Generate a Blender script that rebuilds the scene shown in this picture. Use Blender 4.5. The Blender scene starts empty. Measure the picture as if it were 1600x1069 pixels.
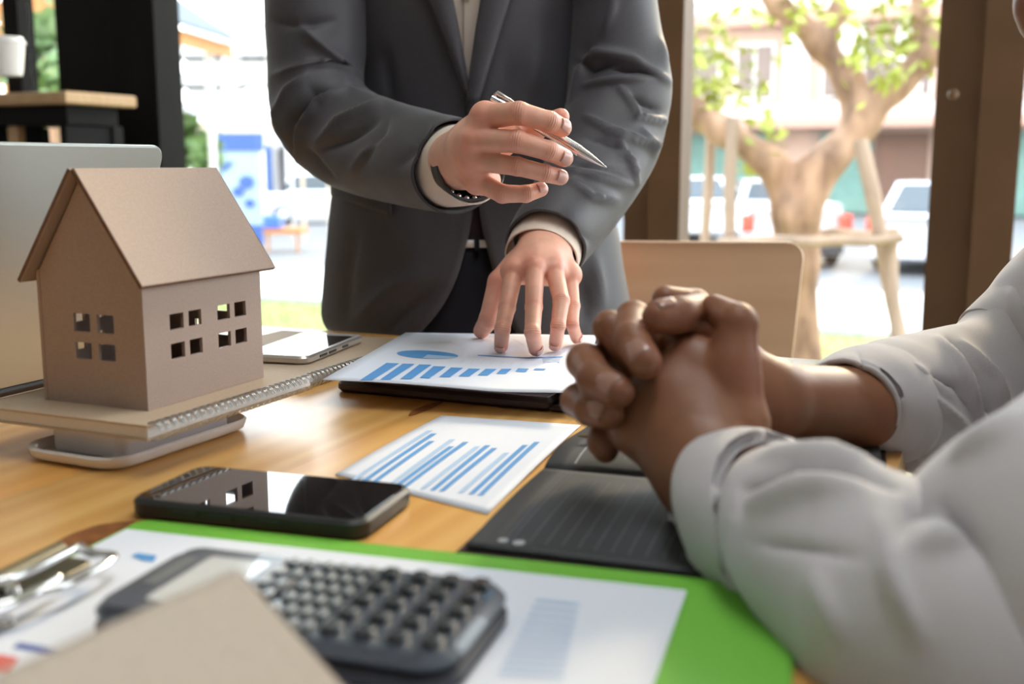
import bpy, bmesh, math, random
import numpy as np
from mathutils import Vector, Matrix, noise
random.seed(7); rng = np.random.default_rng(7)
SC = bpy.context.scene; COL = SC.collection; R = math.radians; PI = math.pi
# ------------------------------------------------------------------ camera, world, sun, exposure
FPX = 1700.0; TH = math.atan(279 / FPX); ST, CT = math.sin(TH), math.cos(TH); HC = 0.95
cam = bpy.data.objects.new('camera', bpy.data.cameras.new('camera')); COL.objects.link(cam)
cam.location = (0, 0, HC); cam.rotation_euler = (PI / 2 - TH, 0, 0)
cam.data.sensor_width = 36; cam.data.lens = FPX / 1600 * 36; cam.data.clip_start = .02; cam.data.clip_end = 400
cam.data.dof.use_dof = True; cam.data.dof.focus_distance = .98; cam.data.dof.aperture_fstop = 5.0
cam.data.dof.aperture_blades = 0
SC.camera = cam
SC.view_settings.view_transform = 'Standard'; SC.view_settings.look = 'None'
SC.view_settings.exposure = 0.5; SC.view_settings.gamma = 1; SC.view_settings.use_curve_mapping = False
SC.cycles.use_denoising = True; SC.cycles.max_bounces = 7; SC.cycles.diffuse_bounces = 4; SC.cycles.transparent_max_bounces = 12
SC.cycles.caustics_reflective = False; SC.cycles.caustics_refractive = False; SC.cycles.sample_clamp_indirect = 6
wd = bpy.data.worlds.new('sky'); SC.world = wd; wd.use_nodes = True
nt = wd.node_tree; nt.nodes.clear()
no = nt.nodes.new('ShaderNodeOutputWorld'); nb = nt.nodes.new('ShaderNodeBackground')
tc = nt.nodes.new('ShaderNodeTexCoord'); sx = nt.nodes.new('ShaderNodeSeparateXYZ'); cr = nt.nodes.new('ShaderNodeValToRGB')
nt.links.new(tc.outputs['Generated'], sx.inputs[0]); nt.links.new(sx.outputs['Z'], cr.inputs[0])
cr.color_ramp.elements[0].position = 0.0; cr.color_ramp.elements[0].color = (1, .98, .965, 1)
cr.color_ramp.elements[1].position = .6; cr.color_ramp.elements[1].color = (.76, .87, 1, 1)
nt.links.new(cr.outputs[0], nb.inputs[0]); nb.inputs[1].default_value = 5.0
nt.links.new(nb.outputs[0], no.inputs[0])
sun = bpy.data.objects.new('sun', bpy.data.lights.new('sun', 'SUN')); COL.objects.link(sun)
sun.data.energy = 3.4; sun.data.angle = R(10); sun.data.color = (1, .74, .45)
sun.rotation_euler = Vector((-.42, -.80, -.47)).to_track_quat('-Z', 'Y').to_euler()
# ------------------------------------------------------------------ space helpers
YAW = R(23.4); AX = np.array([math.sin(YAW), math.cos(YAW)]); BX = np.array([math.cos(YAW), -math.sin(YAW)])
TZ = .74                                                        # table top
def W(a, b, z): return np.array([a * AX[0] + b * BX[0], a * AX[1] + b * BX[1], z])     # room axes -> world
def ray(x, y):
    u = (x - 800) / FPX; v = (y - 534.5) / FPX
    return np.array([u, CT - v * ST, -(v * CT + ST)])
def at(x, y, Y): r = ray(x, y); t = Y / r[1]; return np.array([r[0] * t, Y, HC + r[2] * t])
def onz(x, y, z): r = ray(x, y); t = (z - HC) / r[2]; return np.array([r[0] * t, r[1] * t, z])
def onA(x, y, a):
    r = ray(x, y); t = a / (r[0] * AX[0] + r[1] * AX[1]); return t * (r[0] * BX[0] + r[1] * BX[1]), HC + t * r[2]
def topx(P):
    P = np.asarray(P); z = P[..., 2] - HC; F = P[..., 1] * CT - z * ST; dn = -P[..., 1] * ST - z * CT
    return np.stack([800 + FPX * P[..., 0] / F, 534.5 + FPX * dn / F], -1)
def ABM(a, b, z, rot=0.0):                                        # local x runs along A, local y along -B
    p = W(a, b, z); return Matrix.Translation(p) @ Matrix.Rotation(PI / 2 - YAW + rot, 4, 'Z')
# ------------------------------------------------------------------ objects
def wm(o): return (wm(o.parent) @ o.matrix_parent_inverse @ o.matrix_basis) if o.parent else o.matrix_basis.copy()
def tag(o, label=None, cat=None, group=None, kind=None):
    if label: o['label'] = label
    if cat: o['category'] = cat
    if group: o['group'] = group
    if kind: o['kind'] = kind
    return o
def adopt(o, parent):
    if parent is not None:
        o.parent = parent; o.matrix_parent_inverse = wm(parent).inverted()
    return o
def thing(name, M, label, cat, group=None, kind=None):
    o = bpy.data.objects.new(name, None); COL.objects.link(o); o.empty_display_size = .05
    o.matrix_basis = M if isinstance(M, Matrix) else Matrix.Translation(M)
    return tag(o, label, cat, group, kind)
def mk(name, vf, mat, parent=None, M=None, smooth=None, solid=0):
    v, f = vf; me = bpy.data.meshes.new(name)
    v = np.asarray(v, float).reshape(-1, 3)
    if isinstance(f, np.ndarray) and len(f):
        me.vertices.add(len(v)); me.vertices.foreach_set('co', v.ravel())
        k = f.shape[1]; me.loops.add(f.size); me.loops.foreach_set('vertex_index', f.ravel().astype(np.int32))
        me.polygons.add(len(f)); me.polygons.foreach_set('loop_start', np.arange(0, f.size, k, dtype=np.int32))
        me.update(calc_edges=True)
    else:
        me.from_pydata(v.tolist(), [], [tuple(int(i) for i in q) for q in f]); me.update()
    if smooth is not None:
        me.polygons.foreach_set('use_smooth', [True] * len(me.polygons))
        if smooth < 179: me.set_sharp_from_angle(angle=R(smooth))
    me.materials.append(mat)
    o = bpy.data.objects.new(name, me); COL.objects.link(o)
    if M is not None: o.matrix_basis = M
    if parent is not None:
        adopt(o, parent)
    if solid:
        s = o.modifiers.new('thickness', 'SOLIDIFY'); s.thickness = abs(solid); s.offset = -1 if solid > 0 else 1
    return o
def dup(o, loc=None, M=None, label=None, parent=None):
    c = o.copy(); COL.objects.link(c)
    if parent is not None: c.parent = parent
    if M is not None: c.matrix_basis = M
    if label: c['label'] = label
    for ch in list(o.children):
        d = ch.copy(); COL.objects.link(d); d.parent = c
        for g in ch.children:
            e = g.copy(); COL.objects.link(e); e.parent = d
    return c
# ------------------------------------------------------------------ shapes: each returns (verts, faces)
def cat(parts):
    V, F, n = [], [], 0
    for v, f in parts:
        v = np.asarray(v).reshape(-1, 3); V.append(v); F += [tuple(int(i) + n for i in q) for q in f]; n += len(v)
    return np.concatenate(V), F
def tf(vf, M):
    M = np.array(M); v = np.asarray(vf[0]).reshape(-1, 3); return v @ M[:3, :3].T + M[:3, 3], vf[1]
def rrect(w, h, r, n=5, cx=0, cy=0):
    P = []
    for sxx, syy, a0 in ((1, 1, 0), (-1, 1, 90), (-1, -1, 180), (1, -1, 270)):
        for i in range(n + 1):
            a = R(a0 + 90 * i / n); P.append((cx + sxx * (w / 2 - r) + r * math.cos(a), cy + syy * (h / 2 - r) + r * math.sin(a)))
    return np.array(P)
def inset(P, d):
    n = len(P); Q = np.zeros_like(P)
    for i in range(n):
        e0 = P[i] - P[i - 1]; e1 = P[(i + 1) % n] - P[i]
        n0 = np.array([-e0[1], e0[0]]) / (np.hypot(*e0) + 1e-12); n1 = np.array([-e1[1], e1[0]]) / (np.hypot(*e1) + 1e-12)
        m = n0 + n1; m /= (np.hypot(*m) + 1e-12); c = max(.3, m @ n0); Q[i] = P[i] + m * d / c
    return Q
def prism(P, z0, z1, ch=0.0):
    P = np.asarray(P, float); n = len(P)
    rings = [(P, z0), (P, z1)] if ch <= 0 else [(inset(P, ch), z0), (P, z0 + ch), (P, z1 - ch), (inset(P, ch), z1)]
    V = np.concatenate([np.c_[q, np.full(n, z)] for q, z in rings]); F = [tuple(range(n - 1, -1, -1))]
    for k in range(len(rings) - 1):
        for i in range(n):
            j = (i + 1) % n; F.append((k * n + i, k * n + j, (k + 1) * n + j, (k + 1) * n + i))
    F.append(tuple((len(rings) - 1) * n + i for i in range(n)))
    return V, F
def box(x0, x1, y0, y1, z0, z1, ch=0.0):
    return prism([(x0, y0), (x1, y0), (x1, y1), (x0, y1)], z0, z1, ch)
def frames(P):
    P = np.asarray(P, float); T = np.gradient(P, axis=0); T /= np.linalg.norm(T, axis=1)[:, None] + 1e-12
    n = np.cross(T[0], [0, 0, 1.0]);  n = np.cross(T[0], [1.0, 0, 0]) if np.linalg.norm(n) < 1e-3 else n
    N = [n / np.linalg.norm(n)]
    for i in range(1, len(P)):
        m = N[-1] - T[i] * (N[-1] @ T[i]); N.append(m / np.linalg.norm(m))
    N = np.array(N); return T, N, np.cross(T, N)
def tube(P, r, n=8, caps=True, closed=False):
    P = np.asarray(P, float); m = len(P); r = np.broadcast_to(np.asarray(r, float), (m,)); T, N, B = frames(P)
    a = np.arange(n) * 2 * PI / n
    V = (P[:, None] + r[:, None, None] * (np.cos(a)[None, :, None] * N[:, None] + np.sin(a)[None, :, None] * B[:, None])).reshape(-1, 3)
    F = []
    for k in range(m if closed else m - 1):
        k2 = (k + 1) % m
        for i in range(n): j = (i + 1) % n; F.append((k * n + i, k * n + j, k2 * n + j, k2 * n + i))
    if caps and not closed: F += [tuple(range(n - 1, -1, -1)), tuple((m - 1) * n + i for i in range(n))]
    return V, F
def lathe(prof, n=32):
    a = np.arange(n) * 2 * PI / n; V = np.concatenate([np.c_[r * np.cos(a), r * np.sin(a), np.full(n, z)] for r, z in prof]); F = []
    for k in range(len(prof) - 1):
        for i in range(n): j = (i + 1) % n; F.append((k * n + i, k * n + j, (k + 1) * n + j, (k + 1) * n + i))
    F += [tuple(range(n - 1, -1, -1)), tuple((len(prof) - 1) * n + i for i in range(n))]
    return V, F
def sheet(nu, nv, fn):
    V = [fn(i / nu, j / nv) for j in range(nv + 1) for i in range(nu + 1)]
    F = [(j * (nu + 1) + i, j * (nu + 1) + i + 1, (j + 1) * (nu + 1) + i + 1, (j + 1) * (nu + 1) + i) for j in range(nv) for i in range(nu)]
    return np.array(V), F
def poly(P): return np.array(P, float), [tuple(range(len(P)))]
def crom(A, sub):
    A = np.asarray(A, float); n = len(A); out = []
    for i in range(n - 1):
        p0, p1, p2, p3 = A[max(i - 1, 0)], A[i], A[i + 1], A[min(i + 2, n - 1)]
        for k in range(sub):
            t = k / sub; out.append(.5 * (2 * p1 + (p2 - p0) * t + (2 * p0 - 5 * p1 + 4 * p2 - p3) * t * t + (3 * p1 - p0 - 3 * p2 + p3) * t ** 3))
    out.append(A[-1]); return np.array(out)
# ------------------------------------------------------------------ implicit bodies (smooth unions of tapered capsules, meshed with surface nets)
class Field:
    def __init__(s, lo, hi, h):
        s.lo = np.asarray(lo, float); s.h = h; s.n = np.ceil((np.asarray(hi) - s.lo) / h).astype(int) + 1
        s.F = np.full(s.n, .05, np.float32)
    def sub(s, lo, hi):
        a = np.clip(np.floor((lo - s.lo) / s.h).astype(int), 0, s.n - 1); b = np.clip(np.ceil((hi - s.lo) / s.h).astype(int) + 1, 1, s.n)
        ax = [(s.lo[i] + s.h * np.arange(a[i], b[i])).astype(np.float32) for i in range(3)]
        return tuple(slice(a[i], b[i]) for i in range(3)), np.meshgrid(*ax, indexing='ij', sparse=True)
    @staticmethod
    def smin(a, b, k):
        h = np.maximum(k - np.abs(a - b), 0) / k; return np.minimum(a, b) - h * h * k * .25
    def cap(s, p, q, r1, r2, k=.004, flat=None, F=None, cut=False):
        F = s.F if F is None else F
        p = np.asarray(p, float); q = np.asarray(q, float); m = max(r1, r2) + k + 3 * s.h
        sl, G = s.sub(np.minimum(p, q) - m, np.maximum(p, q) + m)
        if min(x.stop - x.start for x in sl) <= 0: return
        d = q - p; l2 = d @ d + 1e-12; g = [G[i] - p[i] for i in range(3)]
        t = np.clip((g[0] * d[0] + g[1] * d[1] + g[2] * d[2]) / l2, 0, 1); e = [g[i] - d[i] * t for i in range(3)]
        if flat is not None:
            u = np.asarray(flat[0], float); u = u / np.linalg.norm(u); c = (e[0] * u[0] + e[1] * u[1] + e[2] * u[2]) * (flat[1] - 1)
            e = [e[i] + c * u[i] for i in range(3)]
        dd = np.sqrt(e[0] ** 2 + e[1] ** 2 + e[2] ** 2) - (r1 + (r2 - r1) * t)
        if flat is not None: dd = dd / math.sqrt(max(flat[1], 1))
        F[sl] = -s.smin(-F[sl], dd, k) if cut else s.smin(F[sl], dd, k)
    def join(s, G, k): s.F = s.smin(s.F, G, k)
    def mesh(s, relax=2):
        F = s.F; S = F < 0; n = F.shape; c = np.zeros(tuple(i - 1 for i in n), np.uint8)
        cor = [(i, j, k) for i in (0, 1) for j in (0, 1) for k in (0, 1)]
        for i, j, k in cor: c += S[i:n[0] - 1 + i, j:n[1] - 1 + j, k:n[2] - 1 + k]
        act = (c > 0) & (c < 8); I = np.stack(np.nonzero(act), 1); idx = np.full(act.shape, -1, np.int64); idx[act] = np.arange(len(I))
        acc = np.zeros((len(I), 3)); cnt = np.zeros(len(I))
        for a in cor:
            for x in range(3):
                if a[x]: continue
                b = list(a); b[x] = 1; A = I + a; Bq = I + b
                fa = F[A[:, 0], A[:, 1], A[:, 2]]; fb = F[Bq[:, 0], Bq[:, 1], Bq[:, 2]]; m = (fa < 0) != (fb < 0)
                t = fa[m] / (fa[m] - fb[m]); p = np.tile(np.array(a, float), (m.sum(), 1)); p[:, x] += t; acc[m] += p; cnt[m] += 1
        V = (I + acc / cnt[:, None]) * s.h + s.lo; Q = []
        for x in range(3):
            y, z = (x + 1) % 3, (x + 2) % 3
            s0 = [slice(1, -1)] * 3; s1 = [slice(1, -1)] * 3; s0[x] = slice(0, -1); s1[x] = slice(1, None)
            A = S[tuple(s0)]; Bq = S[tuple(s1)]
            E = np.stack(np.nonzero(A != Bq), 1); ins = A[E[:, 0], E[:, 1], E[:, 2]]; E[:, y] += 1; E[:, z] += 1
            def cell(dy, dz):
                e = E.copy(); e[:, y] += dy; e[:, z] += dz; return idx[e[:, 0], e[:, 1], e[:, 2]]
            q = np.stack([cell(-1, -1), cell(0, -1), cell(0, 0), cell(-1, 0)], 1); q[~ins] = q[~ins][:, ::-1]; Q.append(q)
        Q = np.concatenate(Q); Q = Q[(Q >= 0).all(1)]
        for _ in range(relax):
            acc = np.zeros_like(V); cn = np.zeros(len(V))
            for i in range(4):
                np.add.at(acc, Q[:, i], V[Q[:, (i + 1) % 4]] + V[Q[:, (i + 3) % 4]]); np.add.at(cn, Q[:, i], 2)
            V = .45 * V + .55 * acc / cn[:, None]
        return V, Q
# ------------------------------------------------------------------ materials
def mat(name, col, rough=.6, metal=0, noise_amt=0, noise_scale=40, bump=0, bump_scale=200, spec=.5, coat=0, sheen=0, stretch=(1, 1, 1), sss=0, col2=None, detail=4, trans=0, emit=None):
    m = bpy.data.materials.new(name); m.use_nodes = True; N = m.node_tree.nodes; L = m.node_tree.links; b = N['Principled BSDF']
    b.inputs['Base Color'].default_value = (*col, 1); b.inputs['Roughness'].default_value = rough; b.inputs['Metallic'].default_value = metal
    b.inputs['Specular IOR Level'].default_value = spec; b.inputs['Coat Weight'].default_value = coat; b.inputs['Sheen Weight'].default_value = sheen
    b.inputs['Transmission Weight'].default_value = trans
    if sss:
        b.inputs['Subsurface Weight'].default_value = sss; b.inputs['Subsurface Radius'].default_value = (1, .35, .2); b.inputs['Subsurface Scale'].default_value = .006
    if emit: b.inputs['Emission Color'].default_value = (*emit[0], 1); b.inputs['Emission Strength'].default_value = emit[1]
    tcn = N.new('ShaderNodeTexCoord'); mp = N.new('ShaderNodeMapping'); mp.inputs['Scale'].default_value = stretch; L.new(tcn.outputs['Object'], mp.inputs[0])
    if noise_amt or col2:
        nz = N.new('ShaderNodeTexNoise'); nz.inputs['Scale'].default_value = noise_scale; nz.inputs['Detail'].default_value = detail; L.new(mp.outputs[0], nz.inputs[0])
        mx = N.new('ShaderNodeMix'); mx.data_type = 'RGBA'
        c2 = col2 if col2 else tuple(max(0, c * (1 - noise_amt)) for c in col); c1 = col if col2 else tuple(min(1, c * (1 + noise_amt)) for c in col)
        mx.inputs[6].default_value = (*c1, 1); mx.inputs[7].default_value = (*c2, 1)
        rm = N.new('ShaderNodeMapRange'); rm.inputs[1].default_value = .3; rm.inputs[2].default_value = .7; L.new(nz.outputs[0], rm.inputs[0])
        L.new(rm.outputs[0], mx.inputs[0]); L.new(mx.outputs[2], b.inputs['Base Color'])
    if bump:
        n2 = N.new('ShaderNodeTexNoise'); n2.inputs['Scale'].default_value = bump_scale; n2.inputs['Detail'].default_value = 3; L.new(mp.outputs[0], n2.inputs[0])
        bp = N.new('ShaderNodeBump'); bp.inputs['Strength'].default_value = bump; bp.inputs['Distance'].default_value = .001; L.new(n2.outputs[0], bp.inputs['Height']); L.new(bp.outputs[0], b.inputs['Normal'])
    return m
def wood_mat(name, c1, c2, c3, scale=1.0, rough=.35, along='X'):
    m = bpy.data.materials.new(name); m.use_nodes = True; N = m.node_tree.nodes; L = m.node_tree.links; b = N['Principled BSDF']
    b.inputs['Roughness'].default_value = rough
    t = N.new('ShaderNodeTexCoord'); oi = N.new('ShaderNodeObjectInfo'); ad = N.new('ShaderNodeVectorMath'); ad.operation = 'ADD'
    cb = N.new('ShaderNodeCombineXYZ'); mu = N.new('ShaderNodeMath'); mu.operation = 'MULTIPLY'; mu.inputs[1].default_value = 37.0
    L.new(oi.outputs['Random'], mu.inputs[0]); L.new(mu.outputs[0], cb.inputs[0]); L.new(mu.outputs[0], cb.inputs[2])
    L.new(t.outputs['Object'], ad.inputs[0]); L.new(cb.outputs[0], ad.inputs[1])
    mp = N.new('ShaderNodeMapping'); s = [14 * scale, 14 * scale, 14 * scale]; s['XYZ'.index(along)] = 1.1 * scale; mp.inputs['Scale'].default_value = s
    L.new(ad.outputs[0], mp.inputs[0])
    n1 = N.new('ShaderNodeTexNoise'); n1.inputs['Scale'].default_value = 1.6; n1.inputs['Detail'].default_value = 5; n1.inputs['Distortion'].default_value = .6; L.new(mp.outputs[0], n1.inputs[0])
    wv = N.new('ShaderNodeTexWave'); wv.wave_type = 'BANDS'; wv.bands_direction = 'Y' if along != 'Y' else 'X'; wv.inputs['Scale'].default_value = .9; wv.inputs['Distortion'].default_value = 7; wv.inputs['Detail'].default_value = 2
    L.new(mp.outputs[0], wv.inputs[0])
    r1 = N.new('ShaderNodeValToRGB'); r1.color_ramp.elements[0].color = (*c1, 1); r1.color_ramp.elements[1].color = (*c2, 1)
    r1.color_ramp.elements[0].position = .35; r1.color_ramp.elements[1].position = .68; L.new(n1.outputs[0], r1.inputs[0])
    mx = N.new('ShaderNodeMix'); mx.data_type = 'RGBA'; mx.inputs[7].default_value = (*c3, 1); L.new(r1.outputs[0], mx.inputs[6])
    m2 = N.new('ShaderNodeMath'); m2.operation = 'MULTIPLY'; m2.inputs[1].default_value = .45; L.new(wv.outputs[0], m2.inputs[0]); L.new(m2.outputs[0], mx.inputs[0])
    hs = N.new('ShaderNodeHueSaturation'); mr = N.new('ShaderNodeMapRange'); mr.inputs[3].default_value = .82; mr.inputs[4].default_value = 1.12
    L.new(oi.outputs['Random'], mr.inputs[0]); L.new(mr.outputs[0], hs.inputs['Value']); L.new(mx.outputs[2], hs.inputs['Color']); L.new(hs.outputs[0], b.inputs['Base Color'])
    bp = N.new('ShaderNodeBump'); bp.inputs['Strength'].default_value = .08; bp.inputs['Distance'].default_value = .001; L.new(n1.outputs[0], bp.inputs['Height']); L.new(bp.outputs[0], b.inputs['Normal'])
    return m
def skin_mat(name, base, red, rough=.45):
    m = mat(name, base, rough, noise_amt=.10, noise_scale=60, sss=.12); N = m.node_tree.nodes; L = m.node_tree.links; b = N['Principled BSDF']
    src = b.inputs['Base Color'].links[0].from_socket
    a = N.new('ShaderNodeAttribute'); a.attribute_name = 'flush'; mx = N.new('ShaderNodeMix'); mx.data_type = 'RGBA'; mx.inputs[7].default_value = (*red, 1)
    L.new(src, mx.inputs[6]); L.new(a.outputs['Fac'], mx.inputs[0])
    cz = N.new('ShaderNodeAttribute'); cz.attribute_name = 'crease'; al = N.new('ShaderNodeAttribute'); al.attribute_name = 'along'
    nz = N.new('ShaderNodeTexNoise'); nz.inputs['Scale'].default_value = 250; tcn = N.new('ShaderNodeTexCoord'); L.new(tcn.outputs['Object'], nz.inputs[0])
    ma = N.new('ShaderNodeMath'); ma.operation = 'MULTIPLY_ADD'; ma.inputs[1].default_value = .0011; L.new(nz.outputs[0], ma.inputs[0]); L.new(al.outputs['Fac'], ma.inputs[2])
    mm = N.new('ShaderNodeMath'); mm.operation = 'MULTIPLY'; mm.inputs[1].default_value = 2 * PI / .0023; L.new(ma.outputs[0], mm.inputs[0])
    si = N.new('ShaderNodeMath'); si.operation = 'SINE'; L.new(mm.outputs[0], si.inputs[0])
    s2 = N.new('ShaderNodeMath'); s2.operation = 'MULTIPLY'; L.new(si.outputs[0], s2.inputs[0]); L.new(cz.outputs['Fac'], s2.inputs[1])
    bp = N.new('ShaderNodeBump'); bp.inputs['Strength'].default_value = .5; bp.inputs['Distance'].default_value = .0006; L.new(s2.outputs[0], bp.inputs['Height'])
    n2 = N.new('ShaderNodeTexNoise'); n2.inputs['Scale'].default_value = 420; L.new(tcn.outputs['Object'], n2.inputs[0])
    b2 = N.new('ShaderNodeBump'); b2.inputs['Strength'].default_value = .16; b2.inputs['Distance'].default_value = .0008; L.new(n2.outputs[0], b2.inputs['Height']); L.new(bp.outputs[0], b2.inputs['Normal']); L.new(b2.outputs[0], b.inputs['Normal'])
    dk = N.new('ShaderNodeMix'); dk.data_type = 'RGBA'; dk.inputs[7].default_value = (*[c * .55 for c in red], 1)
    s3 = N.new('ShaderNodeMath'); s3.operation = 'MULTIPLY'; s3.inputs[1].default_value = .22; s3.use_clamp = True; L.new(s2.outputs[0], s3.inputs[0])
    L.new(mx.outputs[2], dk.inputs[6]); L.new(s3.outputs[0], dk.inputs[0]); bp.inputs['Strength'].default_value = .3; L.new(dk.outputs[2], b.inputs['Base Color'])
    return m
def cloth_mat(name, col, amt=.12, weave=1500, bump=.25, sheen=.15, rough=.85):
    m = mat(name, col, rough, noise_amt=amt, noise_scale=weave, bump=bump, bump_scale=weave, sheen=sheen, spec=.2, detail=2); return m
def glass_mat(name, refl=.06, tint=(.97, .99, .98)):
    m = bpy.data.materials.new(name); m.use_nodes = True; N = m.node_tree.nodes; L = m.node_tree.links; N.clear()
    o = N.new('ShaderNodeOutputMaterial'); t = N.new('ShaderNodeBsdfTransparent'); t.inputs[0].default_value = (*tint, 1); g = N.new('ShaderNodeBsdfGlossy'); g.inputs['Roughness'].default_value = .02
    lw = N.new('ShaderNodeLayerWeight'); lw.inputs[0].default_value = .12; mu = N.new('ShaderNodeMath'); mu.operation = 'MULTIPLY_ADD'; mu.inputs[1].default_value = .5; mu.inputs[2].default_value = refl * .4; L.new(lw.outputs['Fresnel'], mu.inputs[0])
    mx = N.new('ShaderNodeMixShader'); L.new(mu.outputs[0], mx.inputs[0]); L.new(t.outputs[0], mx.inputs[1]); L.new(g.outputs[0], mx.inputs[2]); L.new(mx.outputs[0], o.inputs[0]); return m
M = {}
M['pine'] = wood_mat('varnished_pine', (.78, .39, .105), (.90, .56, .20), (.66, .30, .07), rough=.34); M['pine'].node_tree.nodes['Principled BSDF'].inputs['Coat Weight'].default_value = .12; M['pine'].node_tree.nodes['Principled BSDF'].inputs['Coat Roughness'].default_value = .25
M['chairwood'] = wood_mat('beech_ply', (.50, .33, .20), (.56, .385, .25), (.46, .29, .17), scale=.8, rough=.4)
M['board'] = wood_mat('counter_wood', (.50, .30, .14), (.56, .36, .18), (.42, .24, .1), rough=.45)
M['mdf'] = mat('brown_hardboard', (.41, .30, .245), .5, noise_amt=.08, noise_scale=700, bump=.15, bump_scale=900, spec=.5)
M['mdf_edge'] = mat('dark_cut_edge', (.17, .085, .055), .8, noise_amt=.2, noise_scale=200)
M['greyboard'] = mat('grey_board', (.40, .35, .30), .75, noise_amt=.05, noise_scale=260, bump=.1, bump_scale=900, spec=.25)
M['kraft'] = mat('kraft_cover', (.53, .40, .28), .7, noise_amt=.06, noise_scale=300, bump=.08, bump_scale=800)
M['pages'] = mat('page_block', (.74, .70, .66), .8, noise_amt=.10, noise_scale=500, stretch=(1, 1, 12))
M['paper'] = mat('white_paper', (.73, .775, .89), .65, spec=.3)
M['wire'] = mat('silver_wire', (.55, .56, .58), .28, metal=1)
M['chrome'] = mat('chrome', (.82, .82, .84), .12, metal=1)
M['penmetal'] = mat('pen_metal', (.66, .64, .66), .25, metal=1)
M['brass'] = mat('brass', (.45, .33, .18), .3, metal=1)
M['alu'] = mat('laptop_aluminium', (.60, .62, .62), .42, metal=.85, noise_amt=.02, noise_scale=900)
M['darkplastic'] = mat('dark_plastic', (.018, .018, .02), .45, noise_amt=.1)
M['blackgloss'] = mat('black_glass', (.006, .006, .008), .04, spec=.6, coat=.6)
M['whiteplastic'] = mat('white_plastic', (.80, .79, .80), .3)
M['blueprint'] = mat('blue_ink', (.085, .30, .66), .7)
M['lightprint'] = mat('light_blue_ink', (.38, .55, .80), .7)
M['faintprint'] = mat('faint_grey_ink', (.66, .69, .76), .7)
M['redprint'] = mat('red_ink', (.62, .14, .12), .7)
M['leather'] = mat('dark_brown_leather', (.028, .014, .015), .38, noise_amt=.2, noise_scale=200, bump=.4, bump_scale=500)
M['blackpage'] = mat('charcoal_page', (.030, .033, .040), .6, noise_amt=.1, noise_scale=300)
M['greyprint'] = mat('grey_rule_ink', (.12, .13, .15), .6)
M['greydot'] = mat('pale_print', (.40, .42, .45), .6)
M['green'] = mat('lime_green_board', (.16, .48, .045), .48)
M['calc'] = mat('slate_plastic', (.075, .09, .12), .28, coat=.3)
M['calcdark'] = mat('navy_plastic', (.018, .02, .035), .4)
M['key'] = mat('key_plastic', (.04, .047, .055), .25, coat=.3)
M['keypale'] = mat('pale_key', (.15, .17, .18), .3, coat=.3)
M['lcd'] = mat('lcd', (.58, .62, .64), .12, coat=.5)
M['suit'] = cloth_mat('charcoal_suit', (.047, .044, .053), .25, 900, .3, .15, .55); M['suit'].node_tree.nodes['Principled BSDF'].inputs['Specular IOR Level'].default_value = .4
M['lining'] = cloth_mat('lining', (.02, .02, .022))
M['cream'] = cloth_mat('cream_shirt', (.70, .60, .52), .06, 1200, .2, .1)
M['white'] = cloth_mat('pale_shirt', (.56, .54, .565), .05, 1200, .25, .15)
M['jeans'] = cloth_mat('black_denim', (.010, .010, .016), .3, 1400, .3, .05)
M['plum'] = cloth_mat('plum_waistband', (.035, .02, .03), .2)
M['skin_a'] = skin_mat('skin', (.72, .39, .285), (.70, .25, .18))
M['skin_b'] = skin_mat('brown_skin', (.240, .100, .050), (.255, .084, .046), .48)
M['nail_a'] = mat('nail', (.69, .41, .355), .2)
M['nail_b'] = mat('nail_brown', (.36, .195, .15), .25)
M['hair'] = mat('black_hair', (.012, .01, .01), .4, noise_amt=.4, noise_scale=300)
M['eye'] = mat('eye_white', (.75, .73, .7), .2); M['iris'] = mat('iris', (.03, .015, .01), .15)
M['frame'] = mat('brown_frame', (.12, .066, .031), .5, noise_amt=.1, noise_scale=8, spec=.25)
M['blackframe'] = mat('black_frame', (.007, .0065, .007), .65, spec=.1)
M['glass'] = glass_mat('window_glass')
M['cupwhite'] = mat('cup_white', (.78, .76, .74), .4)
# ================================================================== SETTING: room shell
def wb(a0, a1, b0, b1, z0, z1, ch=0):                              # box in room axes, world vertices
    v, f = box(a0, a1, -b1, -b0, z0, z1, ch); return tf((v, f), ABM(0, 0, 0))
def struct(name, vf, m, label, cat='structure', parent=None):
    o = mk(name, vf, m, parent); 
    if parent is None: tag(o, label, cat, kind='structure')
    return o
M['floor'] = mat('floor_tile', (.30, .30, .31), .4, noise_amt=.08, noise_scale=6)
M['ceil'] = mat('ceiling_paint', (.74, .74, .76), .8, noise_amt=.02)
M['wallp'] = mat('wall_plaster', (.56, .56, .58), .85, noise_amt=.04, bump=.1)
AW = 2.85                                                          # the window wall
struct('floor', wb(-4, AW + .1, -3.9, 3.2, -.12, 0), M['floor'], 'plain grey tiled floor under the wooden table', 'floor')
struct('ceiling', wb(-4, AW + 1.0, -3.9, 3.2, 2.9, 3.0), M['ceil'], 'white ceiling slab above the whole room', 'ceiling')
struct('wall_back_blocker', wb(-4.1, -4, -3.9, 3.2, 0, 2.9), M['wallp'], 'grey plaster wall added behind the camera to cut front fill', 'wall')  # added out of view to reduce fill light from behind the camera
struct('wall_right_blocker', wb(-4.1, 1.2, 3.2, 3.3, 0, 2.9), M['wallp'], 'grey plaster wall added beyond the seated man to block side light', 'wall')  # added out of view to block sky light from the right
struct('wall_left', wb(-4, AW, -4.0, -3.9, 0, 2.9), M['wallp'], 'grey plaster wall past the black shelf unit', 'wall')
def post(name, b0, b1, label, m, pieces):
    t = thing(name, ABM(AW, (b0 + b1) / 2, 0), label, 'window post', kind='structure')
    for nm, p0, p1, a0, a1 in pieces: mk(nm, wb(AW + a0, AW + a1, p0, p1, 0.0, 2.9, .004), m, t, smooth=30)
    return t
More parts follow.
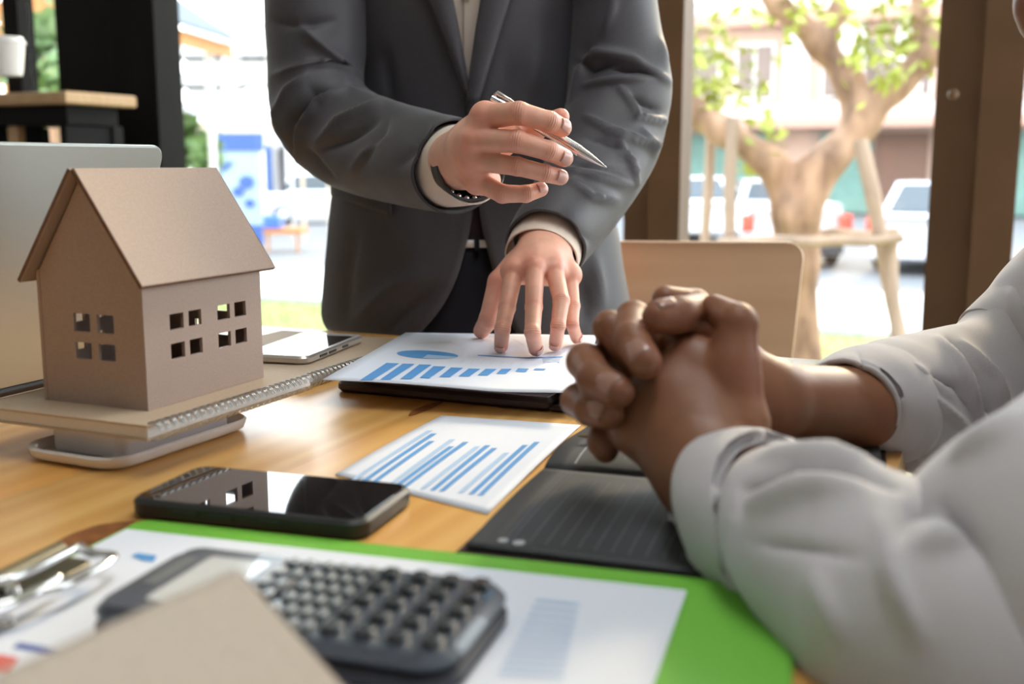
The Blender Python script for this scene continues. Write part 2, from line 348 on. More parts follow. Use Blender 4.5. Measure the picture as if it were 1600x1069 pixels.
post('trim_1', -2.64, -2.43, 'black steel corner post beside the black shelf unit', M['blackframe'], [('mullion', -2.64, -2.55, -.03, .09), ('mullion', -2.55, -2.43, -.06, .06)])
post('trim_2', -.90, -.735, 'dark brown window post behind the beech chair', M['frame'], [('mullion', -.90, -.822, -.01, .09), ('mullion', -.822, -.735, -.05, .06)])
pr = post('trim_3', -.128, .062, 'dark brown double window post above the seated man\'s sleeve', M['frame'], [('mullion', -.128, -.028, -.01, .09), ('mullion', -.028, .062, -.06, .06)])
mk('latch', tf(lathe([(0, 0), (.010, .001), (.012, .012), (.006, .016), (0, .016)], 14), Matrix.Translation(at(1487, 148, 2.47)) @ Matrix.Rotation(R(90), 4, 'X')), M['frame'], pr, smooth=60)
post('trim_4', -3.105, -3.035, 'thin black mullion at the far left of the glass', M['blackframe'], [('mullion', -3.105, -3.035, -.03, .04)])
post('trim_5', -2.89, -2.66, 'broad black panel between mullion and corner post', M['blackframe'], [('mullion', -2.89, -2.66, -.01, .03)])
post('trim_6', 1.35, 1.53, 'dark brown window post out beyond the seated man', M['frame'], [('mullion', 1.35, 1.53, -.03, .06)])
M['fillglow'] = mat('fill_lamp_diffuser', (.9, .9, .88), .5, emit=((.97, .985, 1), 11.0))  # unseen overhead panel, added to lift the light on tabletop and house roof
for a_, b_, lb in [(.75, .05, 'unseen ceiling panel lamp added to brighten the pine table')]:
    cl_ = thing('fill_lamp', ABM(a_, b_, 2.86), lb, 'lamp')
    mk('housing', wb(a_ - .65, a_ + .65, b_ - .2, b_ + .2, 2.855, 2.9, .004), M['whiteplastic'], cl_); mk('diffuser', wb(a_ - .62, a_ + .62, b_ - .17, b_ + .17, 2.848, 2.8545), M['fillglow'], cl_)
def window(n, b0, b1, label, m):
    t = thing('window_%d' % n, ABM(AW, (b0 + b1) / 2, 0), label, 'window', kind='structure')
    mk('bottom_rail', wb(AW - .02, AW + .05, b0, b1, 0.0, .07, .004), m, t); mk('top_rail', wb(AW - .02, AW + .05, b0, b1, 2.8, 2.9, .004), m, t)
    mk('pane', wb(AW + .012, AW + .018, b0, b1, .07, 2.8), M['glass'], t)
window(1, -3.9, -3.105, 'tall glass pane past the mullion', M['blackframe'])
window(2, -3.035, -2.89, 'narrow glass pane beside the broad black panel', M['blackframe'])
window(3, -2.43, -.90, 'wide glass pane behind the standing man', M['blackframe'])
window(4, -.735, -.128, 'glass pane looking out on the propped street tree', M['frame'])
window(5, .062, 1.35, 'glass pane beyond the brown double post', M['frame'])
# black shelf unit with a wooden top, in front of the left window
su = thing('shelf_unit', ABM(2.5, -2.95, 0), 'black open shelf unit with pale wooden top by the left window', 'shelf')
mk('top_board', wb(2.38, 2.66, -3.85, -2.40, 1.118, 1.152, .004), M['board'], su, smooth=30)
mk('rail', wb(2.42, 2.62, -3.82, -2.44, 1.06, 1.116, .003), M['blackframe'], su)
for b0, b1 in ((-3.82, -3.2), (-3.17, -2.739), (-2.646, -2.44)): mk('upright', wb(2.60, 2.64, b0, b1, 0, 1.06, .003), M['blackframe'], su)
mk('lower_shelf', wb(2.42, 2.60, -3.80, -2.46, .55, .575, .003), M['board'], su)
for b in (-3.80, -2.46): mk('side_panel', wb(2.42, 2.60, b - .012, b + .012, 0, 1.06, .003), M['blackframe'], su)
bk = mk('upright', wb(2.44, 2.47, -2.698, -2.661, .58, 1.06, .002), M['board'], su)
cup = thing('paper_cup', Matrix.Translation(at(14, 138, 2.6)), 'white ribbed paper cup with lid standing on the wooden shelf top', 'cup')
p0 = at(14, 139.5, 2.62); Mc = Matrix.Translation((p0[0], p0[1], 1.153)); cup.matrix_basis = Mc
prof = [(.001, 0), (.031, 0), (.032, .004)] + [(.033 + .0012 * (i % 2) + i * .0005, .008 + i * .004) for i in range(15)] + [(.041, .072), (.001, .072)]
mk('body', tf(lathe(prof, 30), Mc), M['cupwhite'], cup, smooth=50)
mk('lid', tf(lathe([(.001, .0722), (.044, .0722), (.044, .079), (.040, .081), (.038, .088), (.001, .088)], 30), Mc), M['whiteplastic'], cup, smooth=40)
# ================================================================== EXTERIOR
GZ = -.75
M['grass'] = mat('lawn', (.185, .215, .055), .9, noise_amt=.3, noise_scale=3)
M['paving'] = mat('pale_concrete', (.50, .49, .48), .85, noise_amt=.06, noise_scale=2)
M['asphalt'] = mat('asphalt', (.13, .13, .135), .9, noise_amt=.1, noise_scale=1)
M['kerb'] = mat('kerb_concrete', (.42, .42, .42), .85)
struct('ground', wb(AW + .05, 11.3, -45, 30, GZ - .2, GZ), M['grass'], 'bright green lawn strip outside the windows', 'lawn')
nbl = 9000; ga = rng.uniform(AW + 1.5, 11.2, nbl); gb = rng.uniform(-9, 5, nbl); ang = rng.uniform(0, PI, nbl); hh = rng.uniform(.03, .07, nbl)
bs = np.stack([ga * AX[0] + gb * BX[0], ga * AX[1] + gb * BX[1], np.full(nbl, GZ)], 1); dv = np.stack([np.cos(ang) * .008, np.sin(ang) * .008, np.zeros(nbl)], 1)
tip = bs + np.stack([rng.normal(0, .015, nbl), rng.normal(0, .015, nbl), hh], 1)
gv = np.stack([bs - dv, bs + dv, tip], 1).reshape(-1, 3); gf = np.arange(nbl * 3).reshape(-1, 3)
tag(mk('grass', (gv, gf), M['grass']), 'short green grass growing on the lawn strip', 'grass', kind='stuff')
struct('sidewalk', wb(11.3, 15.05, -60, 30, GZ - .2, GZ + .03), M['paving'], 'pale concrete pavement between lawn and road', 'pavement')
struct('kerb', wb(11.2, 11.32, -60, 30, GZ - .2, GZ + .07, .01), M['kerb'], 'grey concrete kerb along the lawn edge', 'kerb')
struct('road', wb(15.05, 120, -90, 60, GZ - .3, GZ - .06), M['asphalt'], 'grey asphalt road beyond the pavement', 'road')
# street tree, propped with poles
M['bark'] = mat('flaking_bark', (.42, .25, .16), .9, col2=(.15, .08, .05), noise_scale=9, stretch=(1, 1, .35), bump=1.0, bump_scale=18)
M['pole'] = mat('weathered_pole', (.32, .22, .16), .85, noise_amt=.25, noise_scale=6, stretch=(1, 1, .1))
M['leaf'] = mat('young_leaves', (.32, .34, .05), .5, noise_amt=.3, noise_scale=2)
M['leafdark'] = mat('bush_leaves', (.10, .17, .05), .5, noise_amt=.5, noise_scale=3)
TY = 6.3
tree = thing('street_tree', Matrix.Translation(at(1250, 720, TY) * np.array([1, 1, 0]) + np.array([0, 0, GZ])), 'forked street tree with flaking trunk propped by poles outside the window', 'tree')
F = Field(at(980, 800, TY) - np.array([0, .5, .3]), at(1600, -120, TY) + np.array([.2, .9, .2]), .03)
def branch(P, r, dy=None, k=.07):
    for i in range(len(P) - 1):
        d0 = (dy[i] if dy else 0); d1 = (dy[i + 1] if dy else 0)
        F.cap(at(*P[i], TY + d0), at(*P[i + 1], TY + d1), r[i], r[i + 1], k)
branch([(1250, 740), (1250, 560), (1247, 420), (1250, 330), (1268, 268)], [.14, .115, .108, .112, .105])
branch([(1225, 420), (1228, 330), (1205, 255), (1130, 205), (1078, 172), (1010, 120)], [.05, .06, .085, .072, .068, .055], [0, 0, 0, .05, .1, .2])
branch([(1262, 300), (1300, 245), (1345, 195)], [.10, .092, .088], [0, 0, .05])
branch([(1345, 195), (1328, 130), (1282, 68), (1215, 5), (1140, -80)], [.085, .075, .068, .058, .045], [.05, .1, .15, .2, .3])
branch([(1345, 195), (1400, 135), (1455, 80), (1540, 0)], [.08, .072, .07, .055], [.05, 0, -.05, -.1])
branch([(1280, 68), (1310, 20), (1320, -60)], [.05, .045, .03], [.15, .2, .3]); branch([(1440, 95), (1440, 30), (1420, -60)], [.045, .04, .03])
v, q = F.mesh(1)
v += np.array([[noise.noise(Vector((p[0] * 9, p[1] * 9, p[2] * 4))) * .022] * 3 for p in v]) * np.array([1, 1, .2])
mk('trunk', (v, q), M['bark'], tree, smooth=180)
def leaves(name, spots, m, parent, per=1.0, size=.05):
    V, Fc = [], []
    for x, y, r, Y, n in spots:
        c = at(x, y, Y); rr = r / FPX * Y
        for _ in range(int(n * per)):
            p = c + rng.normal(0, .5, 3) * rr; a = rng.normal(0, 1, 3); a /= np.linalg.norm(a); b = np.cross(a, rng.normal(0, 1, 3)); b /= np.linalg.norm(b); s = size * rng.uniform(.6, 1.3)
            k = len(V); V += [p - a * s, p + b * s * .45, p + a * s, p - b * s * .45]; Fc.append((k, k + 1, k + 2, k + 3))
    o = mk(name, (np.array(V), np.array(Fc)), m, parent); o['kind'] = 'stuff'; return o
leaves('foliage', [(1105, 80, 60, 6.6, 90), (1140, 130, 55, 6.5, 80), (1100, 160, 35, 6.4, 40), (1200, 200, 35, 6.2, 26), (1185, 262, 28, 6.9, 30), (1300, 25, 50, 6.5, 50), (1345, 95, 40, 6.3, 36), (1395, 60, 60, 6.4, 60), (1450, 45, 55, 6.2, 60), (1390, 110, 40, 6.1, 30), (1240, 20, 40, 6.4, 30), (1160, 250, 18, 6.6, 10), (1255, -60, 150, 6.6, 120), (1450, -80, 120, 6.4, 90)], M['leaf'], tree)
def pole(x0, y0, x1, y1, Y0, Y1, r, label):
    P = [at(x0 + (x1 - x0) * t, y0 + (y1 - y0) * t, Y0 + (Y1 - Y0) * t) for t in np.linspace(0, 1, 7)]
    P = [p + rng.normal(0, .006, 3) for p in P]
    tag(mk('support_pole', tube(P, [r, r * 1.05, r * .95, r, r * .95, r * .9, r * .85], 10), M['pole'], smooth=60), label, 'pole', 'poles propping the tree')
def gy(x, Y):                                                       # pixel row where ground lies at depth Y
    return 534.5 + FPX * ((HC - GZ) / Y * CT - ST) / ((HC - GZ) / Y * ST + CT)
pole(1343, 215, 1448, gy(0, 5.9), 6.05, 5.9, .042, 'thick slanting pole leaning on the trunk fork')
pole(1392, 372, 1412, gy(0, 5.7), 5.98, 5.7, .035, 'thin upright pole under the crossbar end')
pole(1120, 380, 1412, 374, 6.08, 5.9, .032, 'long level crossbar pole in front of the trunk')
pole(1250, 366, 1405, 362, 6.5, 6.45, .024, 'short level pole behind the trunk')
pole(1146, 185, 1122, gy(0, 6.0), 6.25, 6.0, .036, 'pale upright pole under the left branch')
pole(1112, 205, 1082, gy(0, 6.3), 6.55, 6.3, .03, 'thin brown pole leaning beyond the left branch')
# shophouses across the road
M['pink'] = mat('pink_render', (.54, .375, .30), .9, noise_amt=.08, noise_scale=.5)
M['whitepaint'] = mat('white_paint', (.62, .60, .58), .7)
M['awning'] = mat('awning_sheet', (.60, .50, .47), .7)
M['fascia'] = mat('reddish_fascia', (.46, .26, .20), .7)
M['teal'] = mat('teal_shutter', (.16, .29, .25), .6, noise_amt=.1, noise_scale=3)
M['brownwin'] = mat('brown_glass', (.20, .15, .13), .3, spec=.2)  # plain brown tone of the upper window panes
M['brownwall'] = mat('brown_wall', (.19, .105, .075), .8)
sh = thing('shophouse', ABM(40, -5, GZ), 'pink two storey shophouse row across the road', 'building')
mk('wall', wb(40, 52, -15, 12, GZ, 5.7), M['pink'], sh)
mk('roof', wb(39.3, 52.3, -15.3, 12.3, 5.7, 6.15), M['fascia'], sh)
mk('parapet', wb(39.6, 52, -15.1, 12.1, 6.15, 6.6), M['whitepaint'], sh)
mk('canopy', wb(38.2, 40, -15, 12, 2.45, 2.95), M['awning'], sh); mk('canopy_edge', wb(38.15, 38.25, -15, 12, 2.15, 2.47), M['fascia'], sh)
bpos = []
for i, px in enumerate((1085, 1110, 1164, 1194, 1300, 1318, 1352, 1372, 1398, 1440, 1590)):
    b, z = onA(px, 120, 39.9)
    w = mk('window', wb(39.86, 39.98, b - .36, b + .36, 3.15, 5.15), M['whitepaint'], sh); mk('pane', wb(39.82, 39.88, b - .27, b + .27, 3.25, 5.05), M['brownwin'], w)
for px in (1243, 1060, 1330, 1420, 1520):
    b, z = onA(px, 120, 39.7); mk('pillar', wb(39.6, 39.98, b - .42, b + .42, 2.95, 5.7), M['whitepaint'], sh)
for p0_, p1_, m_ in ((1072, 1200, 'teal'), (1280, 1362, 'teal'), (1366, 1450, 'brownwall'), (1460, 1700, 'teal')):
    b0, b1 = onA(p0_, 250, 39.9)[0], onA(p1_, 250, 39.9)[0]
    s = mk('shutter', wb(39.9, 39.99, b0, b1, GZ, 2.0), M[m_], sh)
    n = 14
    s['note'] = 0; del s['note']
    mk('shutter_slats', cat([wb(39.86, 39.9, b0 + .05, b1 - .05, GZ + .1 + k * .19, GZ + .24 + k * .19) for k in range(n)]), M[m_], s)['kind'] = 'stuff'
M['umbrellared'] = mat('faded_red_cloth', (.62, .22, .15), .7)
# cars
M['carwhite'] = mat('white_car_paint', (.76, .76, .77), .2, coat=.6); M['carsilver'] = mat('silver_car_paint', (.62, .63, .68), .22, coat=.6, metal=.2)
M['cargrey'] = mat('grey_cover', (.30, .31, .34), .5); M['carglass'] = mat('car_glass', (.05, .06, .07), .06)
M['tyre'] = mat('tyre', (.02, .02, .02), .8); M['redlens'] = mat('red_lens', (.72, .05, .03), .2, coat=.5); M['blackbumper'] = mat('black_bumper', (.03, .03, .035), .5)
def car(px, Y, heading, paint, label, pickup=False, L=4.4, Wd=1.72, Hh=1.46):
    p = at(px, 300, Y); T = Matrix.Translation((p[0], p[1], GZ - .06)) @ Matrix.Rotation(heading, 4, 'Z')
    t = thing('car', T, label, 'car')
    xs = [-L / 2, -L / 2 + .12, -L / 2 + .7, 0, L / 2 - .9, L / 2 - .15, L / 2]     # x = rear -> front
    V, Fc = [], []
    prof = [(-.92, .30, .80), (-1, .24, .95), (-.98, .22, .98), (-.5, .2, 1), (.3, .2, 1), (.9, .22, .86), (1, .34, .66)]
    n = 12
    for x, z0, z1 in [(a * L / 2, b, c * (.98 if not pickup else 1.05)) for a, b, c in prof]:
        w = Wd / 2 * (1 if abs(x) < L / 2 * .8 else .93)
        ring = [(-w * .9, z0), (w * .9, z0), (w, z0 + .12), (w * 1.02, (z0 + z1) / 2), (w * .97, z1 - .06), (w * .88, z1), (-w * .88, z1), (-w * .97, z1 - .06), (-w * 1.02, (z0 + z1) / 2), (-w, z0 + .12)]
        V += [(x, y, z) for y, z in ring]
    m = 10; k0 = [tuple(range(m - 1, -1, -1))]
    for k in range(len(prof) - 1):
        for i in range(m): j = (i + 1) % m; Fc.append((k * m + i, k * m + j, (k + 1) * m + j, (k + 1) * m + i))
    Fc += k0 + [tuple((len(prof) - 1) * m + i for i in range(m))]
    mk('body', tf((V, Fc), T), paint, t, smooth=50)
    z1 = .94 * (1.05 if pickup else 1)
    cx0, cx1, tx0, tx1 = ((-.1, 1.35, .1, .95) if pickup else (-1.75, 1.15, -1.1, .45))
    w0, w1 = Wd / 2 * .9, Wd / 2 * .72
    def cabin(s, e, z0, zt, ins):
        V = [(cx0 + e, -w0 + ins, z0), (cx1 - e, -w0 + ins, z0), (cx1 - e, w0 - ins, z0), (cx0 + e, w0 - ins, z0), (tx0 + s, -w1 + ins, zt), (tx1 - s, -w1 + ins, zt), (tx1 - s, w1 - ins, zt), (tx0 + s, w1 - ins, zt)]
        return V, [(3, 2, 1, 0), (0, 1, 5, 4), (1, 2, 6, 5), (2, 3, 7, 6), (3, 0, 4, 7), (4, 5, 6, 7)]
    mk('roof', tf(cabin(0, 0, z1 - .04, Hh, 0), T), paint, t, smooth=20)
    def quad(P): 
        return tf((P, [(0, 1, 2, 3)]), T)
    # rear and front screens, side windows: glass plates just proud of the cabin
    def lerp(a, b, s): return tuple(a[i] + (b[i] - a[i]) * s for i in range(3))
    def screen(A0, A1, B1, B0, off):
        c = np.array([A0, A1, B1, B0], float); ctr = c.mean(0); q = ctr + (c - ctr) * .82; nrm = np.cross(c[1] - c[0], c[3] - c[0]); nrm /= np.linalg.norm(nrm)
        a = q + nrm * off; b = q + nrm * (off - .01); return tf((np.concatenate([a, b]), [(0, 1, 2, 3), (7, 6, 5, 4), (0, 4, 5, 1), (1, 5, 6, 2), (2, 6, 7, 3), (3, 7, 4, 0)]), T)
    mk('rear_window', screen((cx0, w0, z1), (cx0, -w0, z1), (tx0, -w1, Hh), (tx0, w1, Hh), .012), M['carglass'], t)
    mk('windscreen', screen((cx1, -w0, z1), (cx1, w0, z1), (tx1, w1, Hh), (tx1, -w1, Hh), .012), M['carglass'], t)
    mk('side_window', screen((cx0, -w0, z1), (cx1, -w0, z1), (tx1, -w1, Hh), (tx0, -w1, Hh), .012), M['carglass'], t)
    mk('side_window', screen((cx1, w0, z1), (cx0, w0, z1), (tx0, w1, Hh), (tx1, w1, Hh), .012), M['carglass'], t)
    if pickup: mk('bed_cover', tf(box(-L / 2 + .05, -.12, -w0, w0, z1 + .0, z1 + .10, .02), T), M['cargrey'], t)
    for sx_ in (-1.35, 1.35):
        for sy in (-1, 1):
            Tw = T @ Matrix.Translation((sx_, sy * (Wd / 2 - .09), .32)) @ Matrix.Rotation(PI / 2, 4, 'X')
            w = mk('wheel', tf(lathe([(.001, -.1), (.27, -.1), (.32, -.06), (.32, .06), (.27, .1), (.001, .1)], 20), Tw), M['tyre'], t, smooth=40)
            mk('hub_cap', tf(lathe([(.001, -.108), (.19, -.108), (.2, 0), (.19, .108), (.001, .108)], 16), Tw), M['carsilver'], w, smooth=40)
    for sy in (-1, 1):
        mk('tail_light', tf(box(-L / 2 - .03, -L / 2 + .2, sy * Wd / 2 * .93 - .13, sy * Wd / 2 * .93 + .08, .62, .92, .02), T), M['redlens'], t)
    mk('bumper', tf(box(-L / 2 - .08, -L / 2 + .1, -Wd / 2 * .93, Wd / 2 * .93, .26, .44, .03), T), M['blackbumper'] if pickup else paint, t)
    return t
car(1216, 20.5, R(84), M['carwhite'], 'white pickup with grey bed cover seen from behind past the tree trunk', True)
car(1475, 19.0, R(62), M['carsilver'], 'silver car with red tail light half hidden by the brown post')
car(1075, 26, R(90), M['carwhite'], 'white car parked at the edge of the pane behind the thin poles', L=4.2)
car(515, 33, R(10), M['carwhite'], 'white car on the road beyond the standing man\'s elbow')
# pavilion roof with orange fascia, upper left
M['rooftile'] = mat('grey_roof', (.15, .17, .185), 1.0, noise_amt=.06, noise_scale=8, spec=0)
M['orangewood'] = mat('orange_timber', (.40, .15, .035), .6, noise_amt=.1, noise_scale=3)
q0, q1 = at(225, 27, 12.2), at(363, 72, 14.9); q0[2] = q1[2] = (q0[2] + q1[2]) / 2
dr = (q1 - q0) / np.linalg.norm(q1 - q0); nr = np.array([dr[1], -dr[0], 0]); nr = nr if nr[0] < 0 else -nr
pv = thing('pavilion', Matrix.Translation((q0[0], q0[1], GZ)), 'garden pavilion with grey roof and orange timber fascia', 'pavilion')
q0 = q0 - dr * 3
up = np.array([0, 0, 1.0])
def slab(a, b, d1, d2): 
    P = [a, b, b + d1, a + d1]; Q = [p + d2 for p in P]
    return np.array(P + Q), [(3, 2, 1, 0), (4, 5, 6, 7), (0, 1, 5, 4), (1, 2, 6, 5), (2, 3, 7, 6), (3, 0, 4, 7)]
mk('fascia', slab(q0, q1, -up * .17, nr * .05), M['orangewood'], pv)
mk('roof', slab(q0 + up * .02 - nr * .1, q1 + up * .02 - nr * .1, nr * 2.6 + up * 1.7, up * .05), M['rooftile'], pv)
mk('roof', slab(q0 + up * 1.72 + nr * 2.5, q1 + up * 1.72 + nr * 2.5, nr * 2.6 - up * 1.7, up * .05), M['rooftile'], pv)
mk('post', tube([np.r_[(q1 - dr * .35 + nr * .2)[:2], GZ], q1 - dr * .35 + nr * .2 - up * .1], .05, 10), M['whitepaint'], pv)
mk('post', tube([np.r_[(q0 + dr * .35 + nr * .2)[:2], GZ], q0 + dr * .35 + nr * .2 - up * .1], .05, 10), M['whitepaint'], pv)
mk('wall_panel', slab(at(-60, 132, 9.3), at(30, 132, 9.3), up * (at(0, 38, 9.3)[2] - at(0, 132, 9.3)[2]), np.array([0, .1, 0])), mat('tan_panel', (.30, .19, .10), .8), pv)
mk('beam', slab(at(-30, 2, 8.5), at(84, 2, 9.0), -up * .14, np.array([0, .1, 0])), M['orangewood'], pv)
mk('post', tube([np.r_[at(12, 0, 9.0)[:2], GZ], at(12, 15, 9.0)], .07, 10), M['orangewood'], pv)
# white apartment block
ap = thing('apartment_block', ABM(105, -60, GZ), 'white apartment block with balcony bands far beyond the lawn', 'building')
def fb(x, y, Y=105): return at(x, y, Y)
pA, pB = fb(285, 0), fb(470, 0)
mk('wall', slab(np.r_[pA[:2], GZ], np.r_[pB[:2], GZ], np.array([0, 12., 0]), up * (fb(0, 35)[2] - GZ)), M['whitepaint'], ap)
for yy in (52, 97, 142):
    zt = fb(0, yy)[2]; mk('balcony', slab(np.array([pA[0] - .5, 103.4, zt - 2.1]), np.array([pB[0] + .5, 103.4, zt - 2.1]), np.array([0, 1.6, 0]), up * .95), M['whitepaint'], ap)
    for xx in (292, 311, 345, 385, 405, 430):
        c = fb(xx, yy + 30, 104.8); w_ = mk('window', slab(c + np.array([-.55, 0, -.75]), c + np.array([.55, 0, -.75]), np.array([0, .3, 0]), up * 1.5), M['carglass'], ap)
M['tan'] = mat('tan_valance', (.55, .44, .33), .8); M['tarp'] = mat('white_tarp', (.78, .76, .74), .7)
tn = thing('market_tent', Matrix.Translation(np.r_[at(365, 0, 25)[:2], GZ]), 'white market tent with tan valance behind the banner', 'tent')
e = [at(282, 190, 25), at(470, 190, 25)]; d5 = np.array([0, 3.5, 0]); apx = (e[0] + e[1]) / 2 + d5 / 2 + up * .95
mk('canopy', (np.array([e[0], e[1], e[1] + d5, e[0] + d5, apx]), [(0, 1, 4), (1, 2, 4), (2, 3, 4), (3, 0, 4)]), M['tarp'], tn, solid=.02)
for a_, b_ in ((e[0], e[1]), (e[1], e[1] + d5), (e[0] + d5, e[0])): mk('valance', slab(a_ + up * .02, b_ + up * .02, -up * .24, np.array([.02, .02, 0])), M['tan'], tn)
for c in (e[0], e[1], e[0] + d5, e[1] + d5): mk('pole', tube([np.r_[c[:2], GZ - .06], c], .04, 8), M['tan'], tn)
M['bannerblue'] = mat('banner_blue', (.035, .08, .27), .6); M['bannerpale'] = mat('banner_pale', (.26, .34, .43), .6)
bn = thing('banner_stand', Matrix.Translation(np.r_[at(374, 300, 20)[:2], GZ]), 'tall blue and white banner stand on the roadside', 'banner')
def flatq(x0, y0, x1, y1, Y, th=.03): 
    return slab(at(x0, y1, Y), at(x1, y1, Y), np.array([0, th, 0]), up * (at(x0, y0, Y)[2] - at(x0, y1, Y)[2]))
mk('panel', flatq(334, 212, 412, 384, 20), M['bannerpale'], bn); mk('header', flatq(333, 208, 412, 236, 19.97, .03), M['bannerblue'], bn); mk('footer', flatq(334, 352, 412, 384, 19.97, .03), M['bannerblue'], bn)
blob = lambda x, y, r, Y: (np.array([at(x + r * math.cos(t), y + r * .9 * math.sin(t), Y) for t in np.linspace(0, 2 * PI, 14)[:-1]]), [tuple(range(13))])
mk('emblem', cat([blob(351, 262, 6, 19.965), blob(358, 256, 5, 19.965), blob(385, 285, 12, 19.965), blob(372, 300, 9, 19.965), blob(390, 318, 8, 19.965)]), M['bannerblue'], bn)
for px in (340, 406): mk('foot', wb(0, .01, 0, .01, 0, .01) if False else tube([np.r_[at(px, 380, 20.02)[:2], GZ - .06], np.r_[at(px, 380, 20.02)[:2], at(px, 380, 20)[2] + .05]], .03, 8), M['blackbumper'], bn)
def bush(px, py, r, Y, n, label, m='leafdark'):
    g = at(px, py, Y); t = thing('bush', Matrix.Translation(np.r_[g[:2], GZ]), label, 'bush')
    mk('stem', tube([np.r_[g[:2], GZ - .05], g], .04, 8), M['bark'], t)
    leaves('foliage', [(px + rng.uniform(-.5, .5) * r, py + rng.uniform(-.7, .7) * r, r * .6, Y + rng.uniform(-.3, .3), n // 5) for _ in range(5)], M[m], t, 1, .09 * Y / 8)
bush(308, 228, 34, 15, 260, 'leafy green bush left of the blue banner')
bush(76, 90, 70, 7.5, 420, 'dark green bush behind the narrow left pane', 'leafdark')
bush(90, 205, 40, 8.5, 200, 'pale green bush seen through the shelf gap', 'leaf')
st = thing('market_stall', Matrix.Translation(np.r_[at(440, 360, 22)[:2], GZ]), 'low orange market table beside the banner', 'table')
mk('table_top', flatq(412, 358, 470, 366, 21.6, .8), M['orangewood'], st)
for px in (418, 464):
    for dy in (21.7, 22.3): mk('leg', tube([np.r_[at(px, 360, dy)[:2], GZ - .06], np.r_[at(px, 360, dy)[:2], at(px, 365, 21.7)[2]]], .03, 6), M['orangewood'], st)
zt = at(0, 358, 21.6)[2]; tb = at(424, 350, 21.9)
tag(mk('blue_crate', box(tb[0] - .2, tb[0] + .2, tb[1] - .2, tb[1] + .2, zt, zt + .26, .03), mat('blue_crate', (.05, .13, .6), .5)), 'blue plastic crate standing on the orange market table', 'crate')
rk = thing('clothes_rail', Matrix.Translation(np.r_[at(430, 240, 23)[:2], GZ]), 'clothes rail beyond the banner hung with dark garments', 'clothes rail')
r0, r1 = at(412, 222, 23), at(455, 222, 23)
mk('rail', tube([r0, r1], .02, 8), M['wire'], rk)
for e_ in (r0, r1): mk('post', tube([np.r_[e_[:2], GZ - .06], e_], .025, 8), M['wire'], rk)
for i, (px, c) in enumerate(((419, (.03, .08, .25)), (429, (.25, .24, .24)), (440, (.05, .045, .05)))):
    p = at(px, 223, 23); s = 5 / FPX * 23
    P = np.array([(-s * .4, 0), (-s, -.12), (-s * .9, -1.0), (s * .9, -1.0), (s, -.12), (s * .4, 0)])
    vf = prism(P, -.05, .05, .015); vf = (np.asarray(vf[0])[:, [0, 2, 1]] + p - up * .03, [f_[::-1] for f_ in vf[1]])
    tag(mk('hanging_garment', vf, mat('garment_%d' % i, c, .9)), ('dark blue', 'grey', 'black')[i] + ' garment hanging on the roadside clothes rail', 'garment', 'garments on the rail')
pl = at(352, 0, 30)
tag(mk('utility_pole', tube([np.r_[at(352, 300, 24.5)[:2], GZ - .06], at(352, -60, 24.5)], .09, 10), mat('pole_concrete', (.5, .48, .46), .9)), 'grey concrete utility pole behind the pavilion roof', 'pole')
# ================================================================== TABLE AND WHAT LIES ON IT
tb = thing('table', ABM(.4, -.56, 0), 'varnished pine plank table covered with papers, phones and notebooks', 'table')
A0, A1, B0, B1 = -.35, 1.163, -1.075, -.045
edges = np.linspace(B0, B1, 9)
for i in range(8):
    L0 = A1 - A0
    o = mk('plank', box(-L0 / 2, L0 / 2, -(edges[1] - edges[0]) / 2, (edges[1] - edges[0]) / 2, -.034, 0, 0), M['pine'], None, smooth=30)
    o.parent = tb; o.matrix_parent_inverse = wm(tb).inverted(); o.matrix_basis = ABM((A0 + A1) / 2, (edges[i] + edges[i + 1]) / 2, TZ)
for b in (B0 + .06, B1 - .06):
    mk('apron', wb(A0 + .05, A1 - .05, b - .011, b + .011, TZ - .11, TZ - .034, .002), M['pine'], tb)
    for a in (A0 + .07, A1 - .07): mk('leg', wb(a - .03, a + .03, b - .03, b + .03, 0, TZ - .034, .004), M['pine'], tb)
M['knot'] = mat('pine_knot', (.16, .055, .02), .35, col2=(.34, .13, .04), noise_scale=120)
kn = []
def knot(x, y, ra, rb):
    c = onz(x, y, TZ + .00025); a_, b_ = c[0] * AX[0] + c[1] * AX[1], c[0] * BX[0] + c[1] * BX[1]
    P = [W(a_ + ra * math.cos(t) * (1 + .15 * math.sin(3 * t)), b_ + rb * math.sin(t), TZ + .00025) for t in np.linspace(0, 2 * PI, 22)[:-1]]
    mk('knot', (np.array(P), [tuple(range(20, -1, -1))] if False else [tuple(range(21))]), M['knot'], tb)
knot(664, 638, .030, .006); knot(150, 838, .03, .016); knot(748, 628, .003, .002)
# ---- laptop
lp = thing('laptop', ABM(.6675, -.85, TZ), 'open silver laptop seen from behind its lid beside the cardboard house', 'laptop')
bh = box(-.1625, .1625, 0, .225, .002, .014, .003)
mk('base', prism(rrect(.325, .225, .012, 5, 0, .1125), TZ + .002, TZ + .014, .003), M['alu'], lp, M=ABM(.6675, -.79, 0), smooth=40)
mk('keyboard', prism(rrect(.28, .10, .004, 3, 0, .085), TZ + .0141, TZ + .0148), M['darkplastic'], lp, M=ABM(.6675, -.79, 0))
mk('trackpad', prism(rrect(.11, .07, .004, 3, 0, .178), TZ + .0141, TZ + .0145), M['alu'], lp, M=ABM(.6675, -.79, 0))
tilt = math.atan2(.07, .213)
LM = ABM(.6675, -.79, TZ + .012) @ Matrix.Rotation(tilt, 4, 'X') @ Matrix.Rotation(PI / 2, 4, 'X')      # lid local: x along A, y up, z = +B side
mk('lid', prism(rrect(.325, .224, .013, 6, 0, .114), -.003, .003, .0016), M['alu'], lp, M=LM, smooth=40)
